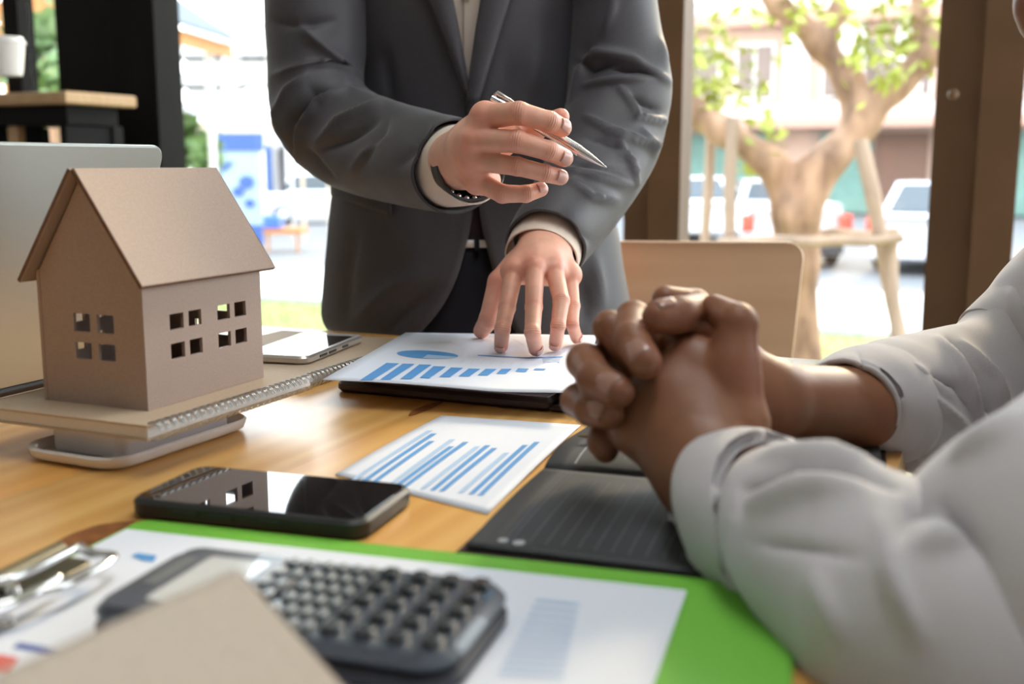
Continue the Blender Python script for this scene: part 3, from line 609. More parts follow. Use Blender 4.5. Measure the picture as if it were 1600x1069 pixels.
mk('screen', prism(rrect(.300, .195, .003, 3, 0, .116), -.0034, -.0031), M['blackgloss'], lp, M=LM)
mk('hinge', tf(tube([(-.12, 0, 0), (.12, 0, 0)], .005, 10), ABM(.6675, -.79, TZ + .0105)), M['darkplastic'], lp, smooth=60)
# ---- white tray under the notebook
tr = thing('plastic_tray', ABM(.628, -.578, TZ), 'white plastic tray with raised block holding up the notebook and house', 'tray')
TM = ABM(.628, -.578, TZ, R(-2))
P = rrect(.150, .094, .022, 7); Pi = inset(P, .004)
n = len(P); rings = [(inset(P, .006), 0.0), (P, .003), (inset(P, -.002), .009), (inset(P, -.0005), .0105), (Pi, .009), (inset(P, .006), .004)]
V = np.concatenate([np.c_[q_, np.full(n, z_)] for q_, z_ in rings]); Fc = [tuple(range(n - 1, -1, -1))]
for k in range(len(rings) - 1): Fc += [(k * n + i, k * n + (i + 1) % n, (k + 1) * n + (i + 1) % n, (k + 1) * n + i) for i in range(n)]
Fc.append(tuple((len(rings) - 1) * n + i for i in range(n)))
mk('dish', (V, Fc), M['whiteplastic'], tr, M=TM, smooth=50)
mk('block', prism(rrect(.116, .070, .008, 5, .002, 0), .004, .0262, .0015), M['whiteplastic'], tr, M=TM, smooth=40)
# ---- spiral notebooks
ring_me = None
def notebook(a0, a1, b0, b1, z0, z1, label, rr, pitch, rot=0):
    t = thing('spiral_notebook', ABM((a0 + a1) / 2, (b0 + b1) / 2, z0), label, 'notebook', 'kraft spiral notebooks')
    mk('back_cover', wb(a0, a1, b0, b1, z0, z0 + .0012), M['kraft'], t)
    mk('page_block', wb(a0 + .0012, a1 - .0012, b0 + .001, b1 - .001, z0 + .0013, z1 - .0016, .0003), M['pages'], t)
    mk('front_cover', wb(a0, a1, b0, b1, z1 - .0015, z1, .0003), M['kraft'], t)
    zc = (z0 + z1) / 2 + .0005; me = None; k = 0; a = a0 + .006
    while a < a1 - .005:
        if me is None:
            th = np.linspace(.25, 2 * PI - .25, 22)
            Pp = np.concatenate([[(rr * 1.0 * math.cos(x) + 0, s, rr * .93 * math.sin(x)) for x in (th if s < 0 else th[::-1])] for s in (-.0011, .0011)])
            o = mk('binding_ring', cat([tube([(0, p[1], p[2]) if False else (p[1], -p[0], p[2]) for p in Pp[:22]], .00055, 6), tube([(p[1], -p[0], p[2]) for p in Pp[22:]], .00055, 6)]), M['wire'], t, M=ABM(a, b1 + .001, zc), smooth=60); me = o
        else:
            o = me.copy(); COL.objects.link(o); o.matrix_basis = ABM(a, b1 + .001, zc)
        a += pitch
    return t
notebook(.553, .748, -.664, -.505, .7664, .777, 'kraft spiral notebook under the cardboard house, wire binding forward', .0068, .0074)
notebook(.842, 1.075, -.765, -.580, .7405, .7525, 'kraft spiral notebook behind the house with a phone on its cover', .0072, .0074)
# ---- cardboard house
def holes(x0, x1, z0, z1, hs, th):                                 # wall in local x-z, thickness along y, with rectangular openings
    xs = sorted({x0, x1, *[h[0] for h in hs], *[h[1] for h in hs]}); zs = sorted({z0, z1, *[h[2] for h in hs], *[h[3] for h in hs]})
    hole = lambda i, j: not (0 <= i < len(xs) - 1 and 0 <= j < len(zs) - 1) or any(h[0] <= (xs[i] + xs[i + 1]) / 2 <= h[1] and h[2] <= (zs[j] + zs[j + 1]) / 2 <= h[3] for h in hs)
    P = []
    for i in range(len(xs) - 1):
        for j in range(len(zs) - 1):
            if hole(i, j): continue
            a, b, c, d = xs[i], xs[i + 1], zs[j], zs[j + 1]
            P.append(([(a, 0, c), (b, 0, c), (b, 0, d), (a, 0, d)], [(0, 1, 2, 3)])); P.append(([(a, th, c), (b, th, c), (b, th, d), (a, th, d)], [(3, 2, 1, 0)]))
            for di, dj, e in ((-1, 0, [(a, 0, c), (a, 0, d), (a, th, d), (a, th, c)]), (1, 0, [(b, 0, d), (b, 0, c), (b, th, c), (b, th, d)]), (0, -1, [(b, 0, c), (a, 0, c), (a, th, c), (b, th, c)]), (0, 1, [(a, 0, d), (b, 0, d), (b, th, d), (a, th, d)])):
                if hole(i + di, j + dj): P.append((e, [(0, 1, 2, 3)]))
    return cat(P)
def merge(o):
    bm = bmesh.new(); bm.from_mesh(o.data); bmesh.ops.remove_doubles(bm, verts=bm.verts, dist=1e-5); bmesh.ops.recalc_face_normals(bm, faces=bm.faces); bm.to_mesh(o.data); bm.free()
def house(Mh, L, Wd, Hw, Hr, ovx, ovy, th, label, windows=True, board='mdf'):
    """local x along the ridge (0..L), y from the visible side wall (0) back to Wd, z up; gable at x = 0 faces the camera"""
    t = thing('model_house', Mh, label, 'model house')
    def rot90(vf): v = np.asarray(vf[0]); return np.stack([v[:, 1], v[:, 0], v[:, 2]], 1), [f_[::-1] for f_ in vf[1]]
    wz = [(.0335, .0440), (.0465, .0560)] if False else [(.0333, .0446), (.0543, .0660)]
    sw = [(x0, x1, z0, z1) for x0, x1 in ((.0265, .0415), (.0470, .0612), (.0799, .0950), (.1007, .1151)) for z0, z1 in ((.0325, .0440), (.0540, .0655))] if windows else []
    gw = [(x0, x1, z0, z1) for x0, x1 in ((.0275, .0430), (.0495, .0650)) for z0, z1 in ((.0333, .0455), (.0532, .0665))] if windows else []
    o = mk('side_wall', holes(0, L, 0, Hw, sw, th), M[board], t, M=Mh); merge(o)
    o = mk('side_wall', tf(holes(0, L, 0, Hw, [h for h in sw], th), Matrix.Translation((0, Wd - th, 0))), M[board], t, M=Mh); merge(o)
    for x0 in (0.0005, L - th - .0005):
        gp = holes(th, Wd - th, 0, Hw, gw, th)
        tri = ([(th, 0, Hw), (Wd - th, 0, Hw), (Wd / 2, 0, Hr - .003), (th, th, Hw), (Wd - th, th, Hw), (Wd / 2, th, Hr - .003)], [(0, 1, 2), (5, 4, 3), (1, 0, 3, 4), (2, 1, 4, 5), (0, 2, 5, 3)])
        o = mk('gable_wall', tf(rot90(cat([gp, tri])), Matrix.Translation((x0, 0, 0))), M[board], t, M=Mh); merge(o)
    mk('floor_panel', box(th, L - th, th, Wd - th, .0002, .002), M[board], t, M=Mh)
    sl = math.atan2(Hr - Hw, Wd / 2)
    for sg in (1, -1):
        ln = (Wd / 2 + ovy) / math.cos(sl)
        P = [(-ovx, 0), (L + ovx, 0), (L + ovx, ln), (-ovx, ln)]
        vf = prism(P, 0, th * 1.15, .0005)
        Mr = Mh @ Matrix.Translation((0, Wd / 2, Hr + .0005))
        if sg == 1: Mr = Mr @ Matrix.Rotation(PI, 4, 'Z') @ Matrix.Translation((-L, 0, 0)) @ Matrix.Rotation(-sl, 4, 'X')
        else: Mr = Mr @ Matrix.Rotation(-sl, 4, 'X')
        r_ = mk('roof_panel', vf, M[board], t, M=Mr)
        mk('cut_edge', cat([box(L + ovx + .0001, L + ovx + .0004, 0, ln, .0004, th * 1.1), box(-ovx - .0004, -ovx - .0001, 0, ln, .0004, th * 1.1), box(-ovx, L + ovx, ln + .0001, ln + .0004, .0004, th * 1.1)]), M['mdf_edge'], r_, M=Mr)
    return t
house(ABM(.587, -.534, .7772), .135, .0975, .0965, .1675, .009, .0062, .0028, 'brown cardboard house with cut out windows standing on the kraft notebook')
# ---- phones
def phone(Mp, L, Wd, H, r, m_body, m_screen, label, case=True):
    t = thing('smartphone', Mp, label, 'phone')
    mk('body', prism(rrect(L, Wd, r, 7), 0, H, .0022), m_body, t, M=Mp, smooth=40)
    mk('screen', prism(rrect(L - .007, Wd - .007, r * .75, 6), H - .0002, H + .0003, .0002), m_screen, t, M=Mp, smooth=40)
    for x0, x1 in ((-.045, -.028), (-.022, -.005), (.012, .026)): mk('side_button', box(x0, x1, -Wd / 2 - .0008, -Wd / 2 + .001, H * .35, H * .65, .0003), M['darkplastic'], t, M=Mp)
    mk('speaker', prism(rrect(.0015, .012, .0007, 3, -L / 2 + .008, 0), H + .0003, H + .0006), M['calcdark'], t, M=Mp)
    mk('lens', prism(rrect(.003, .003, .0015, 4, -L / 2 + .008, .014), H + .0003, H + .0006), M['calcdark'], t, M=Mp)
    return t
# local x along length
def quadM(c0, c1, c2, c3):                                          # frame from four world corners: x along c0->c1
    c = [np.array(p) for p in (c0, c1, c2, c3)]; ctr = sum(c) / 4; x = (c[1] - c[0]) + (c[2] - c[3]); x[2] = 0; x /= np.linalg.norm(x); y = np.cross([0, 0, 1], x)
    Mx = Matrix(((x[0], y[0], 0, ctr[0]), (x[1], y[1], 0, ctr[1]), (0, 0, 1, ctr[2]), (0, 0, 0, 1))); return Mx
c = [onz(197, 780, .752), onz(565, 818, .752), onz(632, 755, .752), onz(326, 727, .752)]
PM = quadM(*c); PM.translation.z = TZ + .0005
phone(PM, .1545, .079, .0115, .012, M['darkplastic'], M['blackgloss'], 'black smartphone lying dark on the pine by the clipboard')
M['bezel'] = mat('champagne_metal', (.55, .50, .46), .3, metal=.7); M['whiteglass'] = mat('white_glass', (.75, .75, .76), .1, coat=.6)
c = [onz(452, 561, .762), onz(563, 520, .762), onz(492, 515, .762), onz(385, 553, .762)]
PM2 = quadM(*c); PM2.translation.z = .7527
p2 = phone(PM2, .150, .075, .0085, .011, M['bezel'], M['whiteglass'], 'white and silver smartphone lying on the rear kraft notebook')
mk('display', prism(rrect(.112, .064, .0005, 2), .0088, .00895), M['blackgloss'], p2, M=PM2)
# ---- leather folder under the chart sheet
FM = ABM(0, 0, 0)
fo = thing('leather_folder', ABM(.95, -.42, TZ), 'dark brown leather folder lying open under the chart sheets', 'folder')
def fold_panel(b0, b1, lab):
    c = (b0 + b1) / 2
    mk('cover', prism(rrect(.215, b1 - b0, .010, 5), TZ + .0006, TZ + .011, .003), M['leather'], fo, M=ABM(.951, c, 0), smooth=40)
fold_panel(-.545, -.330, 0); fold_panel(-.318, -.130, 1)
mk('spine', wb(.846, 1.056, -.331, -.317, TZ + .0006, TZ + .006, .002), M['leather'], fo)
sleeve_m = mat('lilac_paper', (.55, .50, .56), .7)
mk('lining_sheet', wb(.852, 1.05, -.53, -.335, TZ + .0112, TZ + .0122), sleeve_m, fo)
# ---- paper sheets with printed charts
def sheet_plane(c00, c10, c11, c01, lift, nu=16, nv=20):
    """sheet through four corners given in plan; lift(u, v) is its height. Returns mesh and a plan->sheet mapping"""
    c = [np.array(p[:2]) for p in (c00, c10, c11, c01)]
    def xy(u, v): return (c[0] * (1 - u) + c[1] * u) * (1 - v) + (c[3] * (1 - u) + c[2] * u) * v
    def uv(p):
        u = v = .5
        for _ in range(12):
            r = xy(u, v) - p[:2]; du = (c[1] - c[0]) * (1 - v) + (c[2] - c[3]) * v; dv = (c[3] - c[0]) * (1 - u) + (c[2] - c[1]) * u
            J = np.stack([du, dv], 1); s = np.linalg.solve(J, -r); u += s[0]; v += s[1]
        return u, v
    fn = lambda u, v: np.r_[xy(u, v), lift(u, v)]
    return sheet(nu, nv, fn), fn, uv
def px_on(fn, uv, x, y, z):                                         # where the line of sight meets the curved sheet (as measured on the photo)
    for _ in range(6): p = onz(x, y, z); u, v = uv(p); z = fn(min(max(u, 0), 1), min(max(v, 0), 1))[2]
    return p + np.array([0, 0, .00035])
def printed(name, polys, m, parent, fn, uv, z):
    P = []
    for pg in polys:
        w = [px_on(fn, uv, x, y, z) for x, y in pg]
        if len(w) == 4:                                             # long bars follow the curl: cut along their length
            n_ = 6; a, b, c_, d = w; V = []
            for k in range(n_ + 1):
                t_ = k / n_
                for p in (a + (d - a) * t_, b + (c_ - b) * t_):
                    u, v = uv(p); V.append(np.r_[p[:2], fn(u, v)[2] + .00035])
            P.append((V, [(2 * k, 2 * k + 1, 2 * k + 3, 2 * k + 2) for k in range(n_)]))
        else: P.append((w, [tuple(range(len(w)))]))
    return mk(name, cat(P), m, parent)
# chart sheet under the standing man's hand
z7 = lambda L: [(490 + x / 3.404, 500 + y / 3.404) for x, y in L]
lift1 = lambda u, v: .7615 + .003 * math.sin(3 * u + 1) * (1 - v) + .0045 * max(0, u - .72) / .28 * max(0, 1 - v * 1.5)
c00, c10, c11, c01 = onz(503, 597, .762), onz(888, 612, .7645), onz(935, 522, .763), onz(634, 519, .762)
vf, fn1, uv1 = sheet_plane(c00, c10, c11, c01, lift1)
s1 = thing('chart_sheet', Matrix.Translation((c00 + c11) / 2), 'white sheet with blue bar and pie chart under the standing man\'s fingers', 'paper', 'printed chart papers')
mk('page', vf, M['paper'], s1, smooth=180, solid=.0003)
bars = [[(245, 323), (310, 323), (455, 233), (388, 230)], [(352, 320), (408, 320), (538, 236), (475, 234)], [(460, 316), (518, 317), (628, 240), (563, 238)], [(563, 310), (615, 312), (705, 250), (640, 247)], [(668, 305), (725, 306), (795, 257), (732, 254)], [(770, 301), (828, 303), (888, 262), (826, 260)], [(872, 296), (925, 298), (975, 263), (915, 262)], [(972, 288), (1022, 289), (1055, 262), (1000, 262)], [(1072, 277), (1128, 279), (1145, 261), (1088, 259)], [(1168, 268), (1225, 270), (1237, 261), (1180, 259)]]
for b_ in bars: printed('chart_bar', [z7(b_)], M['blueprint'], s1, fn1, uv1, .762)
el = lambda t: (606 + 163 * math.cos(t), 186 + 13 * math.cos(t) * .6 + 21 * math.sin(t))
printed('pie_slice', [z7([(606, 186)] + [el(t) for t in np.linspace(R(100), R(372), 30)])], M['blueprint'], s1, fn1, uv1, .762)
printed('pie_slice', [z7([(606, 186)] + [el(t) for t in np.linspace(R(12), R(100), 14)])], M['lightprint'], s1, fn1, uv1, .762)
printed('axis_line', [z7([(873, 187), (873, 192), (1145, 206), (1145, 201)]), z7([(1145, 201), (1145, 206), (1328, 199), (1328, 195)])], M['blueprint'], s1, fn1, uv1, .762)
printed('caption', [z7([(1215 + k * 2, 208 + k * 7), (1215 + k * 2, 209.6 + k * 7), (1320 - k * 4, 201.6 + k * 7), (1320 - k * 4, 200 + k * 7)]) for k in range(4)] + [z7([(1296, 227), (1296, 231), (1308, 231), (1308, 227)])], M['blueprint'], s1, fn1, uv1, .762)
printed('grid_lines', [z7([(800 + k * 52, 210 + k * 3), (804 + k * 52, 210 + k * 3), (784 + k * 52, 232 + k * 3), (780 + k * 52, 232 + k * 3)]) for k in range(7)] + [z7([(1062, 104), (1065, 102), (1118, 132), (1114, 134)]), z7([(720, 119), (722, 117), (762, 133), (760, 135)]), z7([(540, 127), (541, 124), (730, 118), (730, 121)])], M['faintprint'], s1, fn1, uv1, .762)
# second sheet peeping out beneath at the right
lift2 = lambda u, v: .7565 + .003 * (1 - u)
c00b, c10b, c11b, c01b = onz(800, 600, .757), onz(1010, 628, .757), onz(1010, 540, .757), onz(830, 530, .757)
vf, fn2, uv2 = sheet_plane(c00b, c10b, c11b, c01b, lambda u, v: .7545 + .002 * u)
s2 = tag(mk('paper_sheet', vf, M['paper'], smooth=180, solid=.0003), 'plain white sheet peeping from under the chart sheet behind the knuckles', 'paper', 'printed chart papers')
# loose bar chart sheet in the middle
z8 = lambda L: [(400 + x / 2.2857, 500 + y / 2.2857) for x, y in L]
d00, d10, d11, d01 = onz(523, 742, .7405), onz(762, 804, .7405), onz(908, 665, .7405), onz(690, 650, .7405)
vf, fn3, uv3 = sheet_plane(d00, d10, d11, d01, lambda u, v: .7408 + .0012 * math.sin(v * 3))
s3 = thing('chart_sheet', Matrix.Translation((d00 + d11) / 2), 'white sheet with clustered blue bars between phone and black planner', 'paper', 'printed chart papers')
mk('page', vf, M['paper'], s3, smooth=180, solid=.0003)
def pbar(x0, y0, x1, y1, w): return z8([(x0 - w, y0), (x0 + w, y0), (x1 + w, y1), (x1 - w, y1)])
for x0, y0, x1, y1, k in ((345, 575, 622, 396, 1), (365, 590, 636, 407, 0), (400, 595, 628, 434, 0), (470, 598, 702, 428, 1), (505, 592, 698, 453, 0), (530, 597, 750, 437, 0), (595, 605, 792, 453, 1), (630, 610, 828, 449, 0), (662, 613, 852, 459, 0), (730, 619, 895, 476, 1), (768, 624, 962, 448, 0), (800, 628, 1004, 437, 0)):
    printed('chart_bar', [pbar(x0, y0, x1, y1, 10)], M['lightprint' if k else 'blueprint'], s3, fn3, uv3, .741)
# ---- black planner
pl = thing('planner', Matrix.Translation(onz(975, 760, TZ)), 'black open planner with ruled charcoal pages under the clasped hands', 'planner')
g0, g1 = onz(728, 853, .744), onz(1085, 896, .744); dB = (g1 - g0)[:2]; dB /= np.linalg.norm(dB); g1 = g0 + np.r_[dB, 0] * .217; g1[2] = .744
h0 = onz(850, 726, .749); dU = (h0 - g0); dU[2] = 0; h1 = h0 + np.r_[dB, 0] * .217
k0 = h0 + np.array([dU[0], dU[1], 0]) * .98; k1 = k0 + np.r_[dB, 0] * .217
def pageA(u, v): return .7445 + .0035 * math.sin(PI * min(1, v)) * .6 + .002 * v
def pageB(u, v): return .7465 + .007 * math.sin(PI * min(1, v * 1.15) ** .7) * (1 - v * .5) 
vf, fnA, uvA = sheet_plane(g0, g1, h1, h0, pageA); mk('page', vf, M['blackpage'], pl, smooth=180, solid=.0003)
vf, fnB, uvB = sheet_plane(h0, h1, k1, k0, pageB); mk('page', vf, M['blackpage'], pl, smooth=180, solid=.0003)
def slab4(P, z0, z1): P = [p[:2] for p in P]; return prism(np.array(P), z0, z1, .0006)
mk('page_block', slab4([g0, g1, h1, h0], TZ + .0022, .7436), M['blackpage'], pl); mk('page_block', slab4([h0, h1, k1, k0], TZ + .0022, .7452), M['blackpage'], pl)
ex = lambda p, q: p + (p - q) * .02
mk('cover', slab4([ex(g0, k1), ex(g1, k0), ex(k1, g0), ex(k0, g1)], TZ + .0004, TZ + .002), M['leather'], pl)
def ruled(fn, n, u0, u1, v0, v1, wd, alongv=True):
    P = []
    for k in range(n):
        t = k / (n - 1)
        u = u0 + (u1 - u0) * t; V = []
        for j in range(9):
            v = v0 + (v1 - v0) * j / 8
            for du in (-wd, wd): p = fn(u + du, v); V.append(p + np.array([0, 0, .0003]))
        P.append((V, [(2 * j, 2 * j + 1, 2 * j + 3, 2 * j + 2) for j in range(8)]))
    return cat(P)
mk('ruling', ruled(fnA, 20, .15, .96, .08, .86, .0016), M['greyprint'], pl); [mk('margin_line', ruled(fnA, 2, q_, q_ + .003, .08, .95, .0010), M['greyprint'], pl) for q_ in (.085, .10)]
mk('ruling', ruled(fnB, 20, .15, .96, .14, .92, .0016), M['greyprint'], pl); [mk('margin_line', ruled(fnB, 2, q_, q_ + .003, .05, .92, .0012), M['greydot'], pl) for q_ in (.09, .91)]
dots = lambda fn, u, v, r: ([fn(u + r * .7 * math.cos(t), v + r * math.sin(t)) + np.array([0, 0, .0003]) for t in np.linspace(0, 2 * PI, 13)[:-1]], [tuple(range(12))])
mk('page_mark', cat([dots(fnA, .082, .075, .020), dots(fnA, .125, .070, .024)]), M['greydot'], pl); mk('page_mark', cat([dots(fnB, .93, .10, .014), dots(fnB, .96, .10, .014)]), M['greydot'], pl)
# ---- brown pen on the planner
q0 = np.array([*onz(903, 683, .756)[:2], .757]); q1 = q0 + np.array([.118, -.030, .001])
pn = thing('ballpoint_pen', Matrix.Translation(q0), 'slim bronze ballpoint pen on the black planner under the hands', 'pen')
dirp = (q1 - q0) / np.linalg.norm(q1 - q0)
mk('tip', tube([q0, q0 + dirp * .004, q0 + dirp * .016], [.0006, .0012, .0034], 12), M['brass'], pn, smooth=60)
mk('barrel', tube([q0 + dirp * .016, q0 + dirp * .07, q1], [.0036, .0040, .0036], 12), M['brass'], pn, smooth=60)
mk('clip', tube([q1 + up * .0042, q1 - dirp * .035 + up * .0046], .0009, 6), M['brass'], pn)
# ---- clipboard, its paper and its clip
bl = np.array([.478, -.444]); dl = np.array([.039, .323]); dl /= np.linalg.norm(dl); ds = np.array([-dl[1], dl[0]])     # (A, B): long side, short side
def CB(x, y, z): ab = bl + dl * x + ds * y; return W(ab[0], ab[1], z)
def cprism(P, z0, z1, ch=0): 
    v, f_ = prism(P, z0, z1, ch); return np.array([CB(p[0], p[1], p[2]) for p in v]), [q_[::-1] for q_ in f_]
cb = thing('clipboard', Matrix.Translation(CB(.18, .12, TZ)), 'lime green clipboard with steel clip under the calculator', 'clipboard')
mk('board', cprism(rrect(.375, .245, .008, 5, .1875, .1225), TZ + .0004, TZ + .0036, .0008), M['green'], cb, smooth=40)
cpaper = thing('report_sheet', Matrix.Translation(CB(.17, .12, TZ)), 'white report sheet with blue table clipped on the green board', 'paper', 'printed chart papers')
zp = TZ + .0040
mk('page', cprism(rrect(.318, .216, .0005, 1, .163, .1285), zp, zp + .0006), M['paper'], cpaper)
def cq(x0, x1, y0, y1, sk=0): return [CB(x0, y0, zp + .0009), CB(x0 + sk, y1, zp + .0009), CB(x1 + sk, y1, zp + .0009), CB(x1, y0, zp + .0009)], [(0, 1, 2, 3)]
def bil(Q, u, v):                                                    # point in a pixel quadrilateral
    Q = np.array(Q, float); return (Q[0] * (1 - u) + Q[1] * u) * (1 - v) + (Q[3] * (1 - u) + Q[2] * u) * v
T4 = [(838, 935), (906, 942), (878, 1066), (775, 1060)]
tb_rows = []
for k in range(11):
    p = [onz(*bil(T4, u, v), zp + .0009) for u, v in ((0, k / 11), (1, k / 11), (1, (k + .5) / 11), (0, (k + .5) / 11))]; tb_rows.append((p, [(0, 1, 2, 3)]))
mk('table_rows', cat(tb_rows), mat('pale_blue_ink', (.50, .61, .82), .7), cpaper)
mk('blue_heading', ([onz(x, y, zp + .0009) for x, y in ((205, 869), (215, 864), (245, 868), (240, 878), (222, 876))], [(0, 1, 2, 3, 4)]), M['blueprint'], cpaper)
mk('blue_stripe', ([onz(x, y, zp + .0009) for x, y in ((20, 1012), (30, 1004), (100, 1015), (92, 1024))], [(0, 1, 2, 3)]), mat('navy_ink', (.10, .14, .42), .7), cpaper)
mk('red_block', ([onz(x, y, zp + .0009) for x, y in ((-20, 1030), (0, 1022), (30, 1028), (12, 1050), (-18, 1048))], [(0, 1, 2, 3, 4)]), M['redprint'], cpaper)
M['olive'] = mat('dull_steel', (.16, .15, .11), .4, metal=.6)
# clip on the left edge
clp = mk('clip_plate', cprism(rrect(.026, .105, .006, 4, .010, .125), zp + .0010, zp + .0030, .0006), M['olive'], cb, smooth=40)
mk('clip_roll', tube([CB(.004, .075, zp + .007), CB(.004, .175, zp + .007)], .0048, 14), M['olive'], cb, smooth=60)
def wire(P, r=.0016): return tube(crom(np.array([at(*p) for p in P]), 5), r, 8)
def loop(pts, z, r): return tube(crom(np.array([onz(x, y, z) for x, y in pts]), 5), r, 8)
mk('clip_lever', loop([(-30, 915), (32, 899), (112, 860), (124, 853), (130, 858), (150, 866), (174, 868), (176, 874), (150, 892), (100, 916), (60, 926), (20, 945), (-30, 965)], zp + .012, .0024), M['chrome'], clp, smooth=60)
mk('clip_lever', loop([(-20, 950), (28, 938), (84, 908), (90, 904)], zp + .011, .0026), M['chrome'], clp, smooth=60)
mk('rivet', tf(lathe([(.001, 0), (.005, 0), (.004, .003), (.001, .004)], 16), Matrix.Translation(onz(17, 925, zp + .003))), M['chrome'], clp, smooth=50)
mk('rivet', tf(lathe([(.001, 0), (.005, 0), (.004, .003), (.001, .004)], 16), Matrix.Translation(onz(6, 975, zp + .003))), M['chrome'], clp, smooth=50)
# ---- calculator
c = [onz(95, 992, .757), onz(713, 1050, .757), onz(806, 925, .757), onz(300, 846, .757)]
KM = quadM(*c); KM.translation.z = zp + .0010
ca = thing('calculator', KM, 'slate grey scientific calculator lying on the clipped report sheet', 'calculator')
KL, KW = .172, .088
def cprof(Lc, Wc): 
    P = rrect(Lc, Wc, .016, 8); return np.array([(x, y * (1 - .10 * max(0, -x / (Lc / 2)) ** 2) ) for x, y in P])
mk('back_shell', prism(cprof(KL, KW), 0, .008, .002), M['calcdark'], ca, M=KM, smooth=40)
mk('front_shell', prism(cprof(KL - .001, KW - .001), .0082, .0165, .0035), M['calc'], ca, M=KM, smooth=40)
mk('screen_bezel', prism(rrect(.054, .076, .008, 5, -.052, 0), .0165, .0178, .0006), M['calc'], ca, M=KM, smooth=40)
mk('display', prism(rrect(.032, .054, .002, 4, -.046, 0), .0176, .0181), M['lcd'], ca, M=KM)
mk('solar_cell', prism(rrect(.007, .036, .001, 3, -.071, .006), .0178, .0181), M['keypale'], ca, M=KM)
def keys(x0, x1, nx, ny, w, h, m, H=.0035, name='key', sp=.076):
    proto = None
    for i in range(nx):
        for j in range(ny):
            x = x0 + (x1 - x0) * i / max(1, nx - 1); y = -sp / 2 + sp * (j + .5) / ny
            Mk = KM @ Matrix.Translation((x, y, .0165))
            if proto is None: proto = mk(name, prism(rrect(w, h, min(w, h) * .3, 3), 0, H, .0008), m, ca, M=Mk, smooth=40)
            else: o = proto.copy(); COL.objects.link(o); o.matrix_basis = Mk
keys(-.021, -.013, 2, 6, .0046, .0080, M['keypale'], .0025); keys(-.003, .019, 4, 6, .0042, .0078, M['keypale'], .0025); keys(.0295, .0735, 4, 5, .0078, .0098, M['key'], .0035)
mk('cursor_pad', prism(rrect(.012, .020, .005, 6, -.014, .004), .0165, .0185, .0006), M['calcdark'], ca, M=KM, smooth=40)
mk('badge', prism(rrect(.003, .014, .001, 3, .0795, .024), .0165, .0168), mat('badge_blue', (.06, .13, .22), .4), ca, M=KM)
# ---- second, smaller house model close to the camera
hb, hz = onA(560, 1069, .300)
rz = .806; ra = onz(370, 895, rz); ra_ab = (ra[0] * AX[0] + ra[1] * AX[1], ra[0] * BX[0] + ra[1] * BX[1])
e_ = onz(0, 1060, rz); dd = e_[:2] - ra[:2]; ang = math.atan2(-dd[1], -dd[0])                 # ridge direction in the world (towards the far end)
Lr = .135; slp = R(35); hw = .060; Hh_ = rz - .0017 - (zp + .0012); 
Hm = Matrix.Translation((ra[0], ra[1], zp + .0010)) @ Matrix.Rotation(ang, 4, 'Z') @ Matrix.Translation((-Lr + .004, -hw, 0))
house(Hm, Lr - .008, 2 * hw, Hh_ - hw * math.tan(slp), Hh_, .004, .006, .0026, 'small kraft house model with plain roof nearest the camera', windows=False, board='greyboard')
# ---- dark tablet by the far edge
tbm = thing('tablet', ABM(1.12, -.21, TZ), 'slim grey tablet with dark edge behind the clasped hands', 'tablet')
TMx = ABM(1.088, -.235, TZ + .0005)
mk('body', prism(rrect(.125, .19, .008, 5), 0, .008, .0015), M['darkplastic'], tbm, M=TMx, smooth=40); mk('screen', prism(rrect(.118, .183, .006, 5), .0079, .0084), mat('grey_glass', (.30, .29, .30), .12, coat=.5), tbm, M=TMx)
# ---- bentwood chair behind the table
def chair(Mx, label):
    t = thing('chair', Mx, label, 'chair', 'beech bentwood chairs')
    def back(u, v):
        x = (u - .5) * .40; return np.array([x, .20 + .03 * v - .035 * (1 - (2 * u - 1) ** 2) * -1 + 0, .58 + .26 * v])
    Pb = rrect(.415, .36, .028, 6)
    n = len(Pb)
    def cv(p, off): y = .205 + .05 * (p[1] + .13) - .55 * p[0] ** 2 + off; return (p[0] * (.90 + .10 * (p[1] + .18) / .36), y, .650 + p[1])
    V = [cv(p, -.006) for p in inset(Pb, .002)] + [cv(p, -.004) for p in Pb] + [cv(p, .004) for p in Pb] + [cv(p, .006) for p in inset(Pb, .002)]
    cols = 12
    Fc = []
    for k in range(3): Fc += [(k * n + (i + 1) % n, k * n + i, (k + 1) * n + i, (k + 1) * n + (i + 1) % n) for i in range(n)]
    h = n // 2
    for o_, fl in ((0, False), (3 * n, True)):                      # fill each face with strips between left and right outline
        idx = sorted(range(n), key=lambda i: Pb[i][1])
        Lf = sorted([i for i in range(n) if Pb[i][0] < 0], key=lambda i: Pb[i][1]); Rt = sorted([i for i in range(n) if Pb[i][0] >= 0], key=lambda i: Pb[i][1])
        for a, b in zip(range(len(Lf) - 1), range(len(Rt) - 1)):
            q_ = (Lf[a] + o_, Rt[b] + o_, Rt[b + 1] + o_, Lf[a + 1] + o_); Fc.append(q_ if not fl else q_[::-1])
    mk('backrest', (V, Fc), M['chairwood'], t, M=Mx, smooth=40)
    mk('seat', prism(rrect(.40, .40, .05, 6), .44, .456, .004), M['chairwood'], t, M=Mx, smooth=40)
    for sx_ in (-1, 1):
        mk('back_stay', tube(crom([(sx_ * .10, .14, .45), (sx_ * .105, .175, .52), (sx_ * .105, .205, .62)], 4), .009, 10), M['wire'], t, M=Mx, smooth=60)
        for sy in (-1, 1): mk('leg', tube([(sx_ * .17, sy * .16, .44), (sx_ * .19, sy * .20, 0)], [.013, .011], 10), M['wire'], t, M=Mx, smooth=60)
    return t
cc = at(1068, 420, 1.70)
chair(Matrix.Translation((cc[0] - .005, cc[1] + .21, 0)) @ Matrix.Rotation(R(176), 4, 'Z'), 'pale beech chair with rounded backrest behind the far table edge')
